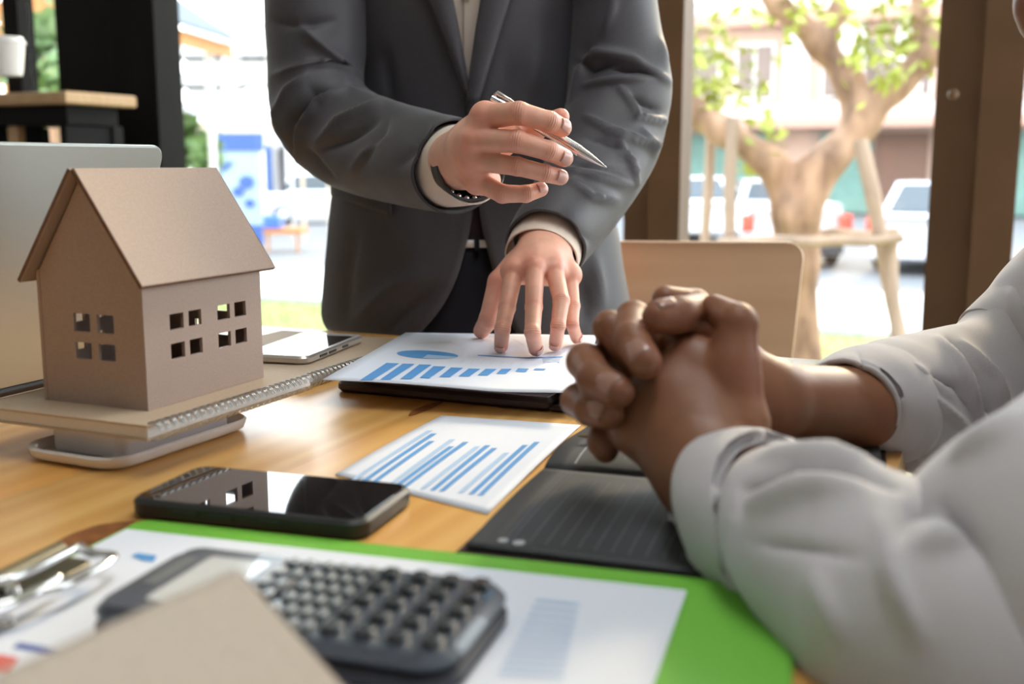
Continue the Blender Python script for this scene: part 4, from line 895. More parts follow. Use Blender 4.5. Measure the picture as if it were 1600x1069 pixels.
# ================================================================== PEOPLE
def nrm(v): v = np.asarray(v, float); return v / (np.linalg.norm(v) + 1e-12)
class Hand:
    """fingers and palm as one implicit surface; remembers joints for creases, flush and nails"""
    def __init__(s, lo, hi, h=.0013): s.f = Field(lo, hi, h); s.J = []; s.nails = []; s.red = []
    def finger(s, P, r, dors, nail=True, k=.0016, meta=None, kj=.0022, fat=1.03, nl=1.0):
        P = [np.asarray(p, float) for p in P]; F = np.full(s.f.F.shape, .05, np.float32)
        for i in range(len(P) - 1): s.f.cap(P[i], P[i + 1], r[i], r[i + 1], k, F=F)
        for i in range(1, len(P) - 1): s.f.cap(P[i], P[i] + 1e-5, r[i] * fat, r[i] * fat, k, F=F)          # knuckle swelling
        for i in range(len(P) - 1):                                                                      # soft pads on the palm side
            a_, b_ = P[i] * .72 + P[i + 1] * .28 - nrm(dors) * r[i] * .20, P[i] * .3 + P[i + 1] * .7 - nrm(dors) * r[i] * .20; s.f.cap(a_, b_, r[i] * .86, r[i + 1] * .88, k, F=F)
        if meta is not None: s.f.cap(meta[0], P[0], meta[1], r[0] * .95, .012, F=F)
        s.f.join(F, kj)
        for i in range(len(P)):
            t = nrm(P[min(i + 1, len(P) - 1)] - P[max(i - 1, 0)])
            if 0 < i < len(P) - 1:
                b = nrm(P[i] - P[i - 1]) - nrm(P[i + 1] - P[i]); d = nrm(nrm(dors) * .5 + b); s.J.append((P[i], t, d - t * (d @ t), r[i]))
            s.red.append((P[i], r[i] * (1.25 if i in (0, len(P) - 1) else 1.0), .55 if i in (0, len(P) - 1) else .4))
        if nail:
            t = nrm(P[-1] - P[-2]); d = nrm(np.asarray(dors, float) - t * (np.asarray(dors) @ t)); s.nails.append((P[-1], t, d, r[-1] * nl))
    def tendon(s, w, m, d, r, F, rise=.62):
        d = nrm(d); s.f.cap(w * .55 + m * .45 + d * r * .9, m + d * r * .38, r * .32, r * .42, .007, F=F); s.f.cap(m + d * r * rise * .5, m + d * r * rise * .5 + 1e-5, r * .82, r * .82, .005, F=F)
    def palm(s, segs, k=.012):
        F = np.full(s.f.F.shape, .05, np.float32)
        for p, q, r1, r2, *fl in segs: s.f.cap(p, q, r1, r2, k, flat=fl[0] if fl else None, F=F)
        return F
    def build(s, relax=3):
        V, Q = s.f.mesh(relax); n = len(V); cr_ = np.zeros(n); al = np.zeros(n); rd = np.zeros(n)
        for p, t, d, r in s.J:
            e = V - p; a = e @ t; w = np.exp(-(a / .0042) ** 2) * (np.linalg.norm(e, axis=1) < r * 1.9) * np.clip((e @ d) / r, 0, 1); m = w > cr_; cr_[m] = w[m]; al[m] = a[m]
        for p, r, w in s.red: rd = np.maximum(rd, w * np.exp(-(np.linalg.norm(V - p, axis=1) / (r * 1.35)) ** 4))
        return V, Q, cr_, al, rd
def nail_mesh(p, t, d, r):
    w = np.cross(t, d); L, Wn = r * 1.35, r * .74; nu, nv = 8, 8
    def fn(u, v):
        a = (u - .5) * 2; b = v
        ang = a * 1.0; taper = 1 - .25 * (1 - b) ** 3; edge = math.sqrt(max(0, 1 - abs(a) ** 4)) if b > .5 else 1
        x = (b - .74) * L * (.7 + .3 * edge); off = r * 1.075 + .07 * r * (1 - b) - .16 * r * max(0, b - .55) ** 2 * 4
        return p + t * x + (w * math.sin(ang) * Wn / .84 * taper + d * (off - r * .9 * (1 - math.cos(ang)) * .75))
    return sheet(nu, nv, fn)
def body_mesh(name, parts, m, parent):
    V, Q, A = [], [], [[], [], []]; n = 0
    for v, q, *at_ in parts:
        V.append(v); Q.append(q + n); n += len(v)
        for i in range(3): A[i].append(at_[i] if at_ else np.zeros(len(v)))
    o = mk(name, (np.concatenate(V), np.concatenate(Q)), m, parent, smooth=180)
    for nm, a in zip(('crease', 'along', 'flush'), A):
        o.data.attributes.new(nm, 'FLOAT', 'POINT').data.foreach_set('value', np.concatenate(a).astype(np.float32))
    return o
def add_nails(h, m, parent):
    for nl in h.nails: mk('fingernail', nail_mesh(*nl), m, parent, smooth=180, solid=-.0004)
def bbox(P, m): P = np.array(P); return P.min(0) - m, P.max(0) + m
def head(c, fwd, parent, skin, hs=1.0):
    """low-detail head, complete with face, for a figure whose head stays above the frame"""
    f = nrm(fwd); u = np.array([0, 0, 1.0]); u = nrm(u - f * (u @ f) * .5); r = np.cross(f, u); u = np.cross(r, f)
    q = lambda x, y, z: c + (r * x + f * y + u * z) * hs
    H = Field(c - .17, c + .17, .0045)
    cap = lambda a, b, r1, r2, k=.02, flat=None, cut=False: H.cap(q(*a), q(*b), r1 * hs, r2 * hs, k, flat, cut=cut)
    cap((0, -.02, .03), (0, .02, .03), .088, .082); cap((0, .03, -.04), (0, .05, -.08), .066, .040, .03); cap((-.035, .03, -.06), (.035, .03, -.06), .036, .036, .03); cap((-.012, .058, -.062), (.012, .058, -.062), .040, .040, .03)
    cap((0, .088, .012), (0, .112, -.022), .008, .013, .012); cap((-.012, .100, -.026), (.012, .100, -.026), .009, .009, .008)
    cap((-.03, .082, .03), (.03, .082, .03), .012, .012, .02)
    for s_ in (-1, 1):
        cap((s_ * .031, .098, .008), (s_ * .031, .1, .008), .013, .013, .012, None, True)
        cap((s_ * .084, -.012, .02), (s_ * .08, -.01, -.03), .018, .010, .01, (r, 2.4))
    cap((-.02, .096, -.060), (.02, .096, -.060), .007, .007, .008); cap((-.016, .094, -.072), (.016, .094, -.072), .008, .008, .008)
    cap((-.024, .106, -.066), (.024, .106, -.066), .002, .002, .003, None, True)
    cap((0, -.02, -.08), (0, -.035, -.19), .058, .062, .03)
    extra = []
    for s_ in (-1, 1):
        e = q(s_ * .031, .0795, .008); extra.append(('eye', e))
        bm = bmesh.new(); bmesh.ops.create_icosphere(bm, subdivisions=3, radius=.0105 * hs); vv = [tuple(np.array(x.co) + e) for x in bm.verts]; ff = [tuple(y.index for y in x.verts) for x in bm.faces]; bm.free()
        ey = mk('eye', (vv, ff), M['eye'], parent, smooth=180)
        mk('iris', tf(lathe([(.0005, 0), (.0055, 0), (.005, .0015), (.0005, .002)], 14), Matrix.Translation(e + f * .0094 * hs) @ Vector(f).to_track_quat('Z', 'Y').to_matrix().to_4x4()), M['iris'], ey)
        mk('eyebrow', tube([q(s_ * .012, .094, .030), q(s_ * .032, .092, .036), q(s_ * .052, .078, .030)], [.003, .004, .002], 8), M['hair'], parent, smooth=60)
    hr = Field(c - .18, c + .18, .005)
    hr.cap(q(0, -.028, .045), q(0, .012, .052), .094 * hs, .088 * hs, .02); hr.cap(q(0, -.05, .0), q(0, -.05, -.03), .072 * hs, .06 * hs, .02)
    hr.cap(q(0, .12, -.01), q(0, .10, -.10), .072 * hs, .09 * hs, .01, None, cut=True); hr.cap(q(-.12, .035, -.04), q(.12, .035, -.04), .045 * hs, .045 * hs, .01, None, cut=True)
    v, qd = hr.mesh(2); mk('hair', (v, qd), M['hair'], parent, smooth=180)
    return H.mesh(2)
# ---------------- cloth: tubes lofted through pairs of outline points, with sculpted folds
def seg_dist(P, A):
    best = np.full(len(P), 1e9); sb = np.zeros(len(P)); A = np.asarray(A, float); L = np.r_[0, np.cumsum(np.hypot(*np.diff(A, axis=0).T))]
    for i in range(len(A) - 1):
        d = A[i + 1] - A[i]; t = np.clip(((P - A[i]) @ d) / (d @ d), 0, 1); q = np.hypot(*(P - A[i] - t[:, None] * d).T); m = q < best; best[m] = q[m]; sb[m] = (L[i] + t[m] * (L[i + 1] - L[i])) / L[-1]
    return best, sb
def grid_normals(G, closed):
    du = np.gradient(G, axis=0); dv = (np.roll(G, -1, 1) - np.roll(G, 1, 1)) if closed else np.gradient(G, axis=1)
    n = np.cross(du, dv); return n / (np.linalg.norm(n, axis=2)[..., None] + 1e-12)
def wrinkle(G, closed, folds, rough=.0012, freq=14, outward=None, fold_gain=2.0):
    N = grid_normals(G, closed); c = G.mean(1, keepdims=True)
    if outward is None: N = N * np.sign((N * (G - c)).sum(2).mean())
    sh = G.shape[:2]; P = G.reshape(-1, 3); n = N.reshape(-1, 3); px = topx(P); view = P - np.array([0, 0, HC]); view /= np.linalg.norm(view, axis=1)[:, None]
    face = np.clip(-(n * view).sum(1) * 3, 0, 1); d = np.zeros(len(P))
    for pts, w, amp in folds:
        w, amp = w * .85, amp * fold_gain
        q, s = seg_dist(px, pts); d += amp * np.exp(.35 - np.sqrt((q / w) ** 2 * 1.9 + .1225)) * np.sin(PI * np.clip(s * .9 + .05, 0, 1)) ** .6 * face
    if rough: d += np.array([noise.noise(Vector(p * freq)) + .5 * noise.noise(Vector(p * freq * 2.3)) for p in P]) * rough
    return (P + n * d[:, None]).reshape(*sh, 3)
def close_grid(G):
    m, n = G.shape[:2]; V = G.reshape(-1, 3); i, j = np.meshgrid(np.arange(m - 1), np.arange(n), indexing='ij'); j2 = (j + 1) % n
    return V, np.stack([i * n + j, i * n + j2, (i + 1) * n + j2, (i + 1) * n + j], -1).reshape(-1, 4)
def open_grid(G):
    m, n = G.shape[:2]; V = G.reshape(-1, 3); i, j = np.meshgrid(np.arange(m - 1), np.arange(n - 1), indexing='ij')
    return V, np.stack([i * n + j, i * n + j + 1, (i + 1) * n + j + 1, (i + 1) * n + j], -1).reshape(-1, 4)
def sleeve_grid(secs, nu=72, sub=10, sq=1.0):
    """secs: (x1, y1, x2, y2, Y, half_depth[, dY]): outline pair in the photo's frame at distance Y; dY = Y of 2nd point minus 1st"""
    S = [np.r_[at(s[0], s[1], s[4] - (s[6] if len(s) > 6 else 0) / 2), at(s[2], s[3], s[4] + (s[6] if len(s) > 6 else 0) / 2), s[5]] for s in secs]
    S = crom(S, sub); a, b, dh = S[:, :3], S[:, 3:6], S[:, 6]; c = (a + b) / 2; w = (b - a) / 2; ax = np.gradient(c, axis=0)
    for _ in range(2): ax[1:-1] = (ax[:-2] + ax[1:-1] * 2 + ax[2:]) / 4
    n = np.cross(w, ax); n /= np.linalg.norm(n, axis=1)[:, None]; flip = np.sign((n * (c - np.array([0, 0, HC]))).sum(1)); n *= -flip[:, None]
    t = np.arange(nu) * 2 * PI / nu; ct, st = np.cos(t), np.sin(t); ct, st = np.sign(ct) * np.abs(ct) ** sq, np.sign(st) * np.abs(st) ** sq
    return c[:, None] + w[:, None] * ct[None, :, None] + n[:, None] * (dh[:, None] * st[None])[..., None]
def sleeve(name, secs, m, parent, folds=(), rough=.0012, freq=14, th=.003, nu=132, sub=18, hem=True):
    G = wrinkle(sleeve_grid(secs, nu, sub), True, folds, rough, freq)
    o = mk(name, close_grid(G), m, parent, smooth=180, solid=th); return o
# ================================================================== standing man
man = thing('person', Matrix.Translation((-.06, 1.56, 0)), 'standing person in charcoal suit jacket and cream shirt, leaning on the table edge', 'person')
parts = []
# --- hand with the pen
YP = 1.02
g = lambda x, y, Y: at(x, y, Y)
back = nrm([-.25, -1, .15])
MC = dict(i=g(758, 182, 1.022), m=g(740, 219, 1.020), r=g(737, 250, 1.026), l=g(746, 283, 1.036))
wr = g(716, 250, 1.094); el = g(655, 250, 1.20)
hp = Hand(*bbox([MC['i'], MC['l'], wr, g(890, 160, 1.0), g(860, 320, 1.08), el, g(890, 200, 1.10)], .025))
hp.f.F = hp.palm([(el, wr, .030, .026, (back, 1.25)), (wr, (wr * .3 + MC['m'] * .7), .026, .022, (back, 1.35)), (wr, MC['i'], .020, .0125), (wr, MC['m'], .020, .0125), (wr, MC['r'], .020, .0120), (wr, MC['l'], .019, .0112),
                  (MC['i'], MC['l'], .0105, .0100), (wr * .5 + MC['i'] * .5 + np.array([.008, .012, -.003]), MC['i'] + np.array([.02, .03, -.012]), .017, .013), (wr * .5 + MC['l'] * .5 + np.array([.006, .014, 0]), MC['l'] + np.array([.01, .020, 0]), .017, .012)])
for q_ in 'imrl': hp.tendon(wr, MC[q_], back, .0105, hp.f.F)
hp.finger([MC['i'], g(811, 177, 1.002), g(858, 190, 1.008), g(879, 200, 1.018)], [.0118, .0104, .0094, .0086], back + np.array([0, 0, .25]))
hp.finger([MC['m'], g(808, 221, 1.000), g(858, 236, 1.006), g(882, 247, 1.016)], [.0114, .0102, .0092, .0084], back)
hp.finger([MC['r'], g(808, 260, 1.006), g(852, 271, 1.010), g(876, 277, 1.018)], [.0104, .0086, .0080, .0076], back)
hp.finger([MC['l'], g(785, 303, 1.020), g(822, 303, 1.022), g(845, 296, 1.032)], [.0102, .0086, .0079, .0072], back)
hp.finger([g(772, 226, 1.068), g(828, 205, 1.068), g(876, 183, 1.046)], [.0135, .0110, .0085], nrm([0, -.1, 1]), nail=False, meta=(wr * .6 + MC['i'] * .4 + np.array([0, .014, 0]), .018))
parts.append(hp.build())
# --- hand planted on the chart sheet
ZS = .7625
tipp = lambda x, y: onz(x, y, ZS)
bk2 = nrm([0, -.8, .6])
T = dict(i=tipp(783, 552), m=tipp(837, 557), r=tipp(868, 549), l=tipp(901, 538), t=tipp(752, 529))
lift = lambda p, r: p + np.array([0, .004, r * .92])
MD = dict(i=g(803, 424, 1.135), m=g(836, 420, 1.125), r=g(866, 422, 1.132), l=g(890, 430, 1.150))
wl = g(853, 378, 1.205); el2 = g(872, 320, 1.30)
hl = Hand(*bbox([T['i'], T['m'], T['r'], T['t'], T['l'], MD['m'], wl, g(930, 400, 1.2), g(850, 355, 1.25)], .028))
hl.f.F = hl.palm([(el2, wl, .031, .028, (bk2, 1.2)), (wl, wl * .3 + MD['m'] * .7, .027, .022, (bk2, 1.3)), (wl, MD['i'], .019, .0125), (wl, MD['m'], .019, .0125), (wl, MD['r'], .019, .0120), (wl, MD['l'], .019, .0112),
                  (MD['i'], MD['l'], .0110, .0100), (wl * .5 + MD['i'] * .5 + np.array([-.012, .02, -.012]), g(782, 442, 1.165), .018, .014)])
for q_ in 'imrl': hl.tendon(wl, MD[q_], bk2, .0112, hl.f.F)
def planted(m, pip, dip, tip, r, d=bk2): r = [x * .93 for x in r]; hl.finger([m, pip, dip, lift(tip, r[3])], r, d, kj=.002)
planted(MD['i'], g(792, 482, 1.090), g(785, 514, 1.058), T['i'], [.0108, .0092, .0084, .0078])
planted(MD['m'], g(834, 480, 1.075), g(832, 519, 1.037), T['m'], [.0108, .0094, .0084, .0078])
planted(MD['r'], g(877, 470, 1.090), g(872, 509, 1.067), T['r'], [.0104, .0092, .0080, .0074])
planted(MD['l'], g(895, 478, 1.125), g(894, 506, 1.110), T['l'], [.0096, .0080, .0072, .0068])
hl.finger([g(781, 440, 1.165), g(764, 498, 1.150), lift(T['t'], .0085)], [.0130, .0105, .0088], nrm([-.6, -.6, .4]), nail=False)
# wrinkled knuckle pads
parts.append(hl.build())
# --- rest of the body, inside the clothes
Bf = Field((-.36, 1.18, .02), (.26, 1.78, 1.62), .012)
sh_r, sh_l = at(520, -120, 1.47), at(960, -120, 1.47); er, e_l, ef = at(500, 185, 1.39), at(962, 165, 1.41), at(628, 243, 1.25)
for p, q, r1, r2 in (((-.07, 1.57, .92), (-.06, 1.52, 1.15), .105, .11), ((-.06, 1.52, 1.15), (-.06, 1.50, 1.30), .12, .10), (sh_r, sh_l, .045, .045), ((-.06, 1.49, 1.32), (-.055, 1.46, 1.48), .06, .055),
                     (sh_r, er, .042, .036), (er, ef, .034, .031), (ef, el, .031, .029), (sh_l, e_l, .042, .036), (e_l, el2, .034, .031),
                     ((-.15, 1.57, .90), (-.17, 1.58, .50), .080, .055), ((-.17, 1.58, .50), (-.18, 1.60, .10), .050, .038), ((.03, 1.57, .90), (.05, 1.58, .50), .080, .055), ((.05, 1.58, .50), (.06, 1.60, .10), .050, .038)):
    Bf.cap(p, q, r1, r2, .03)
parts.append(Bf.mesh(2))
parts.append(head(np.array([-.057, 1.42, 1.575]), (.1, -.9, -.45), man, None))
body = body_mesh('body', parts, M['skin_a'], man)
add_nails(hp, M['nail_a'], man); add_nails(hl, M['nail_a'], man)
# --- jacket torso: two fronts cut away below the button
ts = [  # y, left, right, left front edge, right front edge, Y, half depth
    (-305, 668, 808, 722, 728, 1.475, .066), (-275, 652, 824, 716, 734, 1.478, .072), (-240, 608, 862, 704, 746, 1.48, .082), (-208, 552, 914, 698, 760, 1.485, .092), (-178, 514, 944, 697, 766, 1.49, .10), (-140, 500, 952, 698, 768, 1.495, .107), (-75, 508, 935, 698, 768, 1.50, .112), (0, 520, 925, 704, 756, 1.50, .12), (60, 532, 915, 716, 746, 1.50, .122), (125, 540, 915, 729, 736, 1.50, .122), (180, 540, 925, 741, 728, 1.50, .122),
    (240, 530, 940, 745, 735, 1.50, .122), (300, 521, 950, 741, 746, 1.50, .122), (340, 516, 956, 736, 752, 1.50, .124), (380, 512, 964, 726, 762, 1.50, .126), (420, 508, 970, 713, 774, 1.50, .128), (460, 505, 978, 690, 787, 1.50, .130), (490, 504, 984, 664, 802, 1.50, .132), (508, 510, 984, 645, 818, 1.50, .132), (520, 522, 980, 622, 840, 1.50, .131)]
TS = crom(np.array(ts, float), 6)
def torso_pt(row, phi, off=0.0):
    y, xl, xr, _, _, Y, dh = row; a, b = at(xl, y, Y), at(xr, y, Y); c = (a + b) / 2; w = (b - a) / 2; w = w + nrm(w) * off
    return c + w * math.cos(phi) + np.array([0, -1.0, 0]) * (dh + off) * math.sin(phi)
def phi_at(row, x, off=0.0):
    y, xl, xr, _, _, Y, dh = row; X = lambda q: at(q, y, Y)[0]                       # solve for the front angle whose image column is x
    lo, hi = 0.02, PI - .02
    for _ in range(40):
        m = (lo + hi) / 2
        if topx(torso_pt(row, m, off))[0] > x: lo = m
        else: hi = m
    return (lo + hi) / 2
def panel(side, n=64, off=0.0):
    G = []
    for row in TS:
        pe = phi_at(row, row[3] if side < 0 else row[4], off); st = -PI / 2 if side > 0 else 1.5 * PI
        G.append([torso_pt(row, st + (pe - st) * t, off) for t in np.linspace(0, 1, n)])
    return np.array(G)
fold_l = [([(560, 500), (610, 455), (660, 425)], 20, .006), ([(540, 505), (545, 430), (556, 360)], 12, -.003), ([(600, 520), (640, 480), (680, 450)], 14, -.004), ([(598, 80), (612, 150), (620, 190)], 7, -.004), ([(640, 330), (640, 420)], 25, .003)]
fold_r = [([(840, 60), (830, 150)], 24, .004), ([(930, 400), (940, 480)], 12, .004), ([(905, 420), (915, 500)], 9, -.004), ([(800, 90), (790, 170)], 22, -.003)]
jk = mk('jacket', open_grid(wrinkle(panel(-1), False, fold_l, .0016, 9)[:, ::-1]), M['suit'], man, smooth=180, solid=.0035)
mk('jacket_front', open_grid(wrinkle(panel(1, off=.0045), False, fold_r, .0016, 9)), M['suit'], man, smooth=180, solid=.0035)
bpy.context.view_layer.update()
def lapel(inner, outer, off, name='lapel', n=5):
    ys = np.linspace(-225, inner[-1][1], 34); G = []
    for y in ys:
        row = TS[np.argmin(np.abs(TS[:, 0] - y))].copy(); k = np.searchsorted(TS[:, 0], y) - 1; k = min(max(k, 0), len(TS) - 2); t_ = (y - TS[k, 0]) / (TS[k + 1, 0] - TS[k, 0]); row = TS[k] * (1 - t_) + TS[k + 1] * t_
        xi = np.interp(y, [p[1] for p in inner], [p[0] for p in inner]); xo = np.interp(y, [p[1] for p in outer], [p[0] for p in outer])
        G.append([torso_pt(row, phi_at(row, xi + (xo - xi) * u, off), off + .004 * math.sin(PI * u) + .002 * u) for u in np.linspace(0, 1, n * 2)])
    return mk(name, open_grid(np.array(G)), M['suit'], man, smooth=180, solid=.003)
lapel([(696, -185), (696, -90), (704, 0), (718, 66), (731, 130), (737, 165)], [(640, -185), (622, -100), (660, 0), (694, 80), (724, 150), (737, 170)], .0085)
lapel([(770, -185), (768, -90), (756, 0), (744, 66), (735, 130), (731, 172)], [(818, -185), (842, -100), (802, 0), (775, 80), (748, 162), (734, 190)], .0125)
G = []
for k_, (zz, rr_) in enumerate(((1.400, .068), (1.435, .064), (1.458, .066), (1.436, .071), (1.418, .076))):
    G.append([np.array([-.058 + rr_ * 1.05 * math.cos(t), 1.478 - (1.46 - zz) * .15 - rr_ * math.sin(t), zz - .018 * max(0, math.sin(t)) ** 2]) for t in np.linspace(R(95), R(445), 40)])
mk('collar', open_grid(np.array(G)), M['cream'], man, smooth=180, solid=.0015)
# pocket flap
def on_torso(x, y, off): 
    k = min(max(np.searchsorted(TS[:, 0], y) - 1, 0), len(TS) - 2); t_ = (y - TS[k, 0]) / (TS[k + 1, 0] - TS[k, 0]); row = TS[k] * (1 - t_) + TS[k + 1] * t_
    return torso_pt(row, phi_at(row, x, off), off)
mk('pocket_flap', open_grid(np.array([[on_torso(519 + 92 * u + 1 * v, 284 + 20 * v + 22 * u + 6 * u * v, .006 + .001 * v) for u in np.linspace(0, 1, 14)] for v in np.linspace(0, 1, 5)])), M['suit'], man, smooth=180, solid=.003)
# shirt front, placket, button, waistband, belt
def torso_patch(name, y0, y1, x0, x1, off, m, n=10, k=16):
    return mk(name, open_grid(np.array([[on_torso(np.interp(v, [0, 1], [x0[0], x0[1]]) * (1 - u) + np.interp(v, [0, 1], [x1[0], x1[1]]) * u, y0 + (y1 - y0) * v, off) for u in np.linspace(0, 1, n)] for v in np.linspace(0, 1, k)])), m, man, smooth=180, solid=.002)
torso_patch('shirt', -235, 300, (660, 660), (830, 830), -.012, M['cream'], 24, 30)
torso_patch('placket', -190, 200, (724, 724), (752, 748), -.0095, M['cream'])
for yy in (-95, 7): 
    p = on_torso(729, yy, -.0035)
    mk('button', tf(lathe([(.001, -.001), (.0058, -.001), (.0062, .0008), (.005, .002), (.001, .0016)], 18), Matrix.Translation(p) @ Matrix.Rotation(PI / 2, 4, 'X')), M['darkplastic'], man, smooth=50)
torso_patch('waistband', 296, 367, (690, 690), (800, 800), -.012, M['plum'])
belt = torso_patch('belt', 366, 377, (600, 600), (900, 900), -.010, M['whiteplastic'], 24, 3)
mk('belt_loop', tube([on_torso(745, 362, -.006), on_torso(745, 381, -.006)], .0034, 8), M['jeans'], man)
# trousers
tg = [[torso_pt((y, xl, xr, 0, 0, 1.50, dh), -a) for a in np.linspace(0, 2 * PI, 65)[:-1]] for y, xl, xr, dh in ((374, 560, 915, .112), (430, 552, 925, .118), (520, 548, 935, .120), (600, 552, 940, .118), (650, 560, 935, .11))]
mk('trousers', close_grid(wrinkle(np.array(tg), True, [([(745, 400), (750, 520)], 4, -.004)], .001)), M['jeans'], man, smooth=180, solid=.003)
for sx_ in (-1, 1):
    P = crom([(-.06 + sx_ * .095, 1.52, .70), (-.06 + sx_ * .11, 1.55, .50), (-.06 + sx_ * .12, 1.58, .28), (-.06 + sx_ * .125, 1.60, .06)], 6)
    mk('trouser_leg', tube(P, np.linspace(.105, .062, len(P)), 28), M['jeans'], man, smooth=70)
    Ms = Matrix.Translation((-.06 + sx_ * .125, 1.56, 0))
    mk('shoe', tf(prism(rrect(.09, .27, .042, 7), 0, .075, .02), Ms), M['leather'], man, smooth=60)
# sleeves
fr = [([(452, 250), (455, 190), (490, 145), (540, 128), (575, 135)], 9, -.011), ([(462, 262), (468, 205), (498, 162), (545, 138), (590, 152)], 10, .006), ([(418, 30), (470, 40), (520, 32)], 9, -.004), ([(462, 36), (510, 80), (560, 115)], 9, .005), ([(425, 120), (470, 105), (520, 92)], 14, .004), ([(430, 175), (450, 140), (480, 118)], 8, .004),
      ([(495, 225), (530, 190), (600, 162), (640, 160)], 8, .005), ([(500, 235), (545, 215), (590, 185)], 9, -.005), ([(560, 262), (590, 220), (605, 185)], 9, -.004), ([(548, 270), (570, 240), (600, 215)], 9, .004), ([(480, 232), (500, 262), (520, 280)], 8, -.004), ([(620, 260), (650, 230), (670, 190)], 16, -.003), ([(440, 245), (432, 205), (428, 170)], 7, .004)]
sleeve('sleeve', [(505, -196, 580, -186, 1.485, .025), (462, -178, 588, -150, 1.475, .05), (410, -80, 585, -70, 1.45, .066), (413, 0, 578, 10, 1.435, .070), (419, 90, 572, 80, 1.42, .070), (428, 178, 566, 118, 1.405, .068), (458, 248, 572, 134, 1.375, .064), (518, 292, 598, 150, 1.33, .060), (600, 316, 655, 168, 1.25, .057), (660, 328, 705, 180, 1.175, .054), (692, 333, 733, 187, 1.135, .052)], M['suit'], man, fr, .0016, 11)
fl_ = [([(898, 160), (915, 95), (935, 85), (985, 95), (1020, 115), (1042, 128)], 8, .006), ([(925, 75), (912, 100), (925, 112), (960, 100)], 8, -.005), ([(960, 110), (1000, 112), (1020, 120)], 8, -.006), ([(915, 135), (960, 128), (1015, 122)], 5, .004), ([(970, 140), (985, 165), (992, 185), (1040, 190)], 7, .005), ([(985, 150), (1010, 165), (1030, 175)], 8, -.005), ([(915, 185), (950, 205), (1000, 222), (1025, 230)], 6, .005), ([(905, 215), (940, 222), (985, 240)], 10, -.004), ([(968, 222), (985, 260), (990, 290)], 5, .005), ([(1000, 205), (1015, 225), (1020, 245)], 6, .004), ([(885, 268), (930, 280), (985, 290)], 8, .0045), ([(895, 290), (920, 310), (960, 312)], 8, .004), ([(880, 255), (930, 262), (970, 270)], 8, -.004), ([(945, 52), (955, 20), (962, -20)], 8, .004), ([(850, 330), (880, 340), (915, 375)], 10, -.003), ([(1030, 60), (1036, 110)], 10, .003)]
sleeve('sleeve', [(945, -196, 870, -190, 1.485, .025), (988, -178, 862, -160, 1.475, .05), (1018, -80, 880, -80, 1.455, .064), (1022, 0, 897, 0, 1.445, .068), (1036, 80, 893, 90, 1.43, .068), (1047, 138, 886, 172, 1.41, .067), (1036, 200, 868, 225, 1.38, .065), (1005, 270, 848, 280, 1.32, .060), (962, 335, 822, 325, 1.265, .056), (925, 385, 804, 350, 1.225, .053), (906, 409, 797, 363, 1.205, .051)], M['suit'], man, fl_, .0016, 11)
# shirt cuffs and bracelet
sleeve('shirt_cuff', [(682, 322, 722, 196, 1.15, .040), (712, 322, 733, 197, 1.115, .038), (739, 320, 741, 200, 1.092, .036)], M['cream'], man, (), .0004, th=.002, nu=48)
sleeve('shirt_cuff', [(905, 398, 806, 352, 1.225, .040), (902, 412, 798, 372, 1.205, .039), (898, 421, 793, 385, 1.194, .038)], M['cream'], man, (), .0004, th=.002, nu=48)
br = sleeve_grid([(719, 307, 735, 203, 1.102, .0345), (733, 311, 744, 206, 1.086, .0340)], 48, 3)
brl = mk('bracelet', close_grid(br), M['darkplastic'], man, smooth=180, solid=-.003)
cc_ = br[2]
for k in range(0, 48, 2):
    p = cc_[k]
    if k == 0:
        bm = bmesh.new(); bmesh.ops.create_icosphere(bm, subdivisions=1, radius=.0034); bv = [tuple(x.co) for x in bm.verts]; bfc = [tuple(y.index for y in x.verts) for x in bm.faces]; bm.free()
        bead = mk('bead', (bv, bfc), M['penmetal'], brl, M=Matrix.Translation(p), smooth=180)
    else: b2 = bead.copy(); COL.objects.link(b2); b2.matrix_basis = Matrix.Translation(p)
# --- silver pen held between thumb and fingers
a_, b_ = g(948, 262, 1.028), g(774, 156, 1.052); dp = nrm(b_ - a_); Lp = np.linalg.norm(b_ - a_)
pen = thing('silver_pen', Matrix.Translation(a_), 'silver ribbed ballpoint pen held in the standing man\'s raised hand', 'pen')
tp = mk('tip', tube([a_, a_ + dp * .004, a_ + dp * .005, a_ + dp * .022, a_ + dp * .034], [.0006, .0010, .0016, .0040, .0049], 20), M['penmetal'], pen, smooth=50)
br_ = mk('barrel', tube([a_ + dp * x for x in np.linspace(.034, Lp - .004, 9)], [.0049, .0051, .0052, .0052, .0052, .0049, .0046, .0043, .0036], 24), M['penmetal'], pen, smooth=60)
fr_ = nrm(np.cross(dp, [0, 1, 0])); fr2 = np.cross(dp, fr_)
def around(c, rr, n): return [c + rr * (fr_ * math.cos(t) + fr2 * math.sin(t)) for t in np.linspace(0, 2 * PI, n + 1)[:-1]]
rb = []
for k in range(30):
    c = a_ + dp * (.030 + .0018 * k); rb.append((np.array([*around(c, .0054, 20), *around(c + dp * .0009, .0054, 20)]), [(i, (i + 1) % 20, 20 + (i + 1) % 20, 20 + i) for i in range(20)]))
ks = mk('grip_ribs', cat(rb), M['chrome'], br_, smooth=60); ks['kind'] = 'stuff'
cl0 = b_ + up * .006
mk('clip', tube([b_ + up * .0035 + dp * .001, b_ + up * .0075 - dp * .002, b_ + up * .0078 - dp * .016, b_ + up * .0065 - dp * .034], [.0018, .0022, .0020, .0012], 8), M['penmetal'], pen, smooth=60)
mk('push_button', tube([b_ - dp * .006, b_ + dp * .004], [.0034, .0028], 14), M['chrome'], pen, smooth=50)
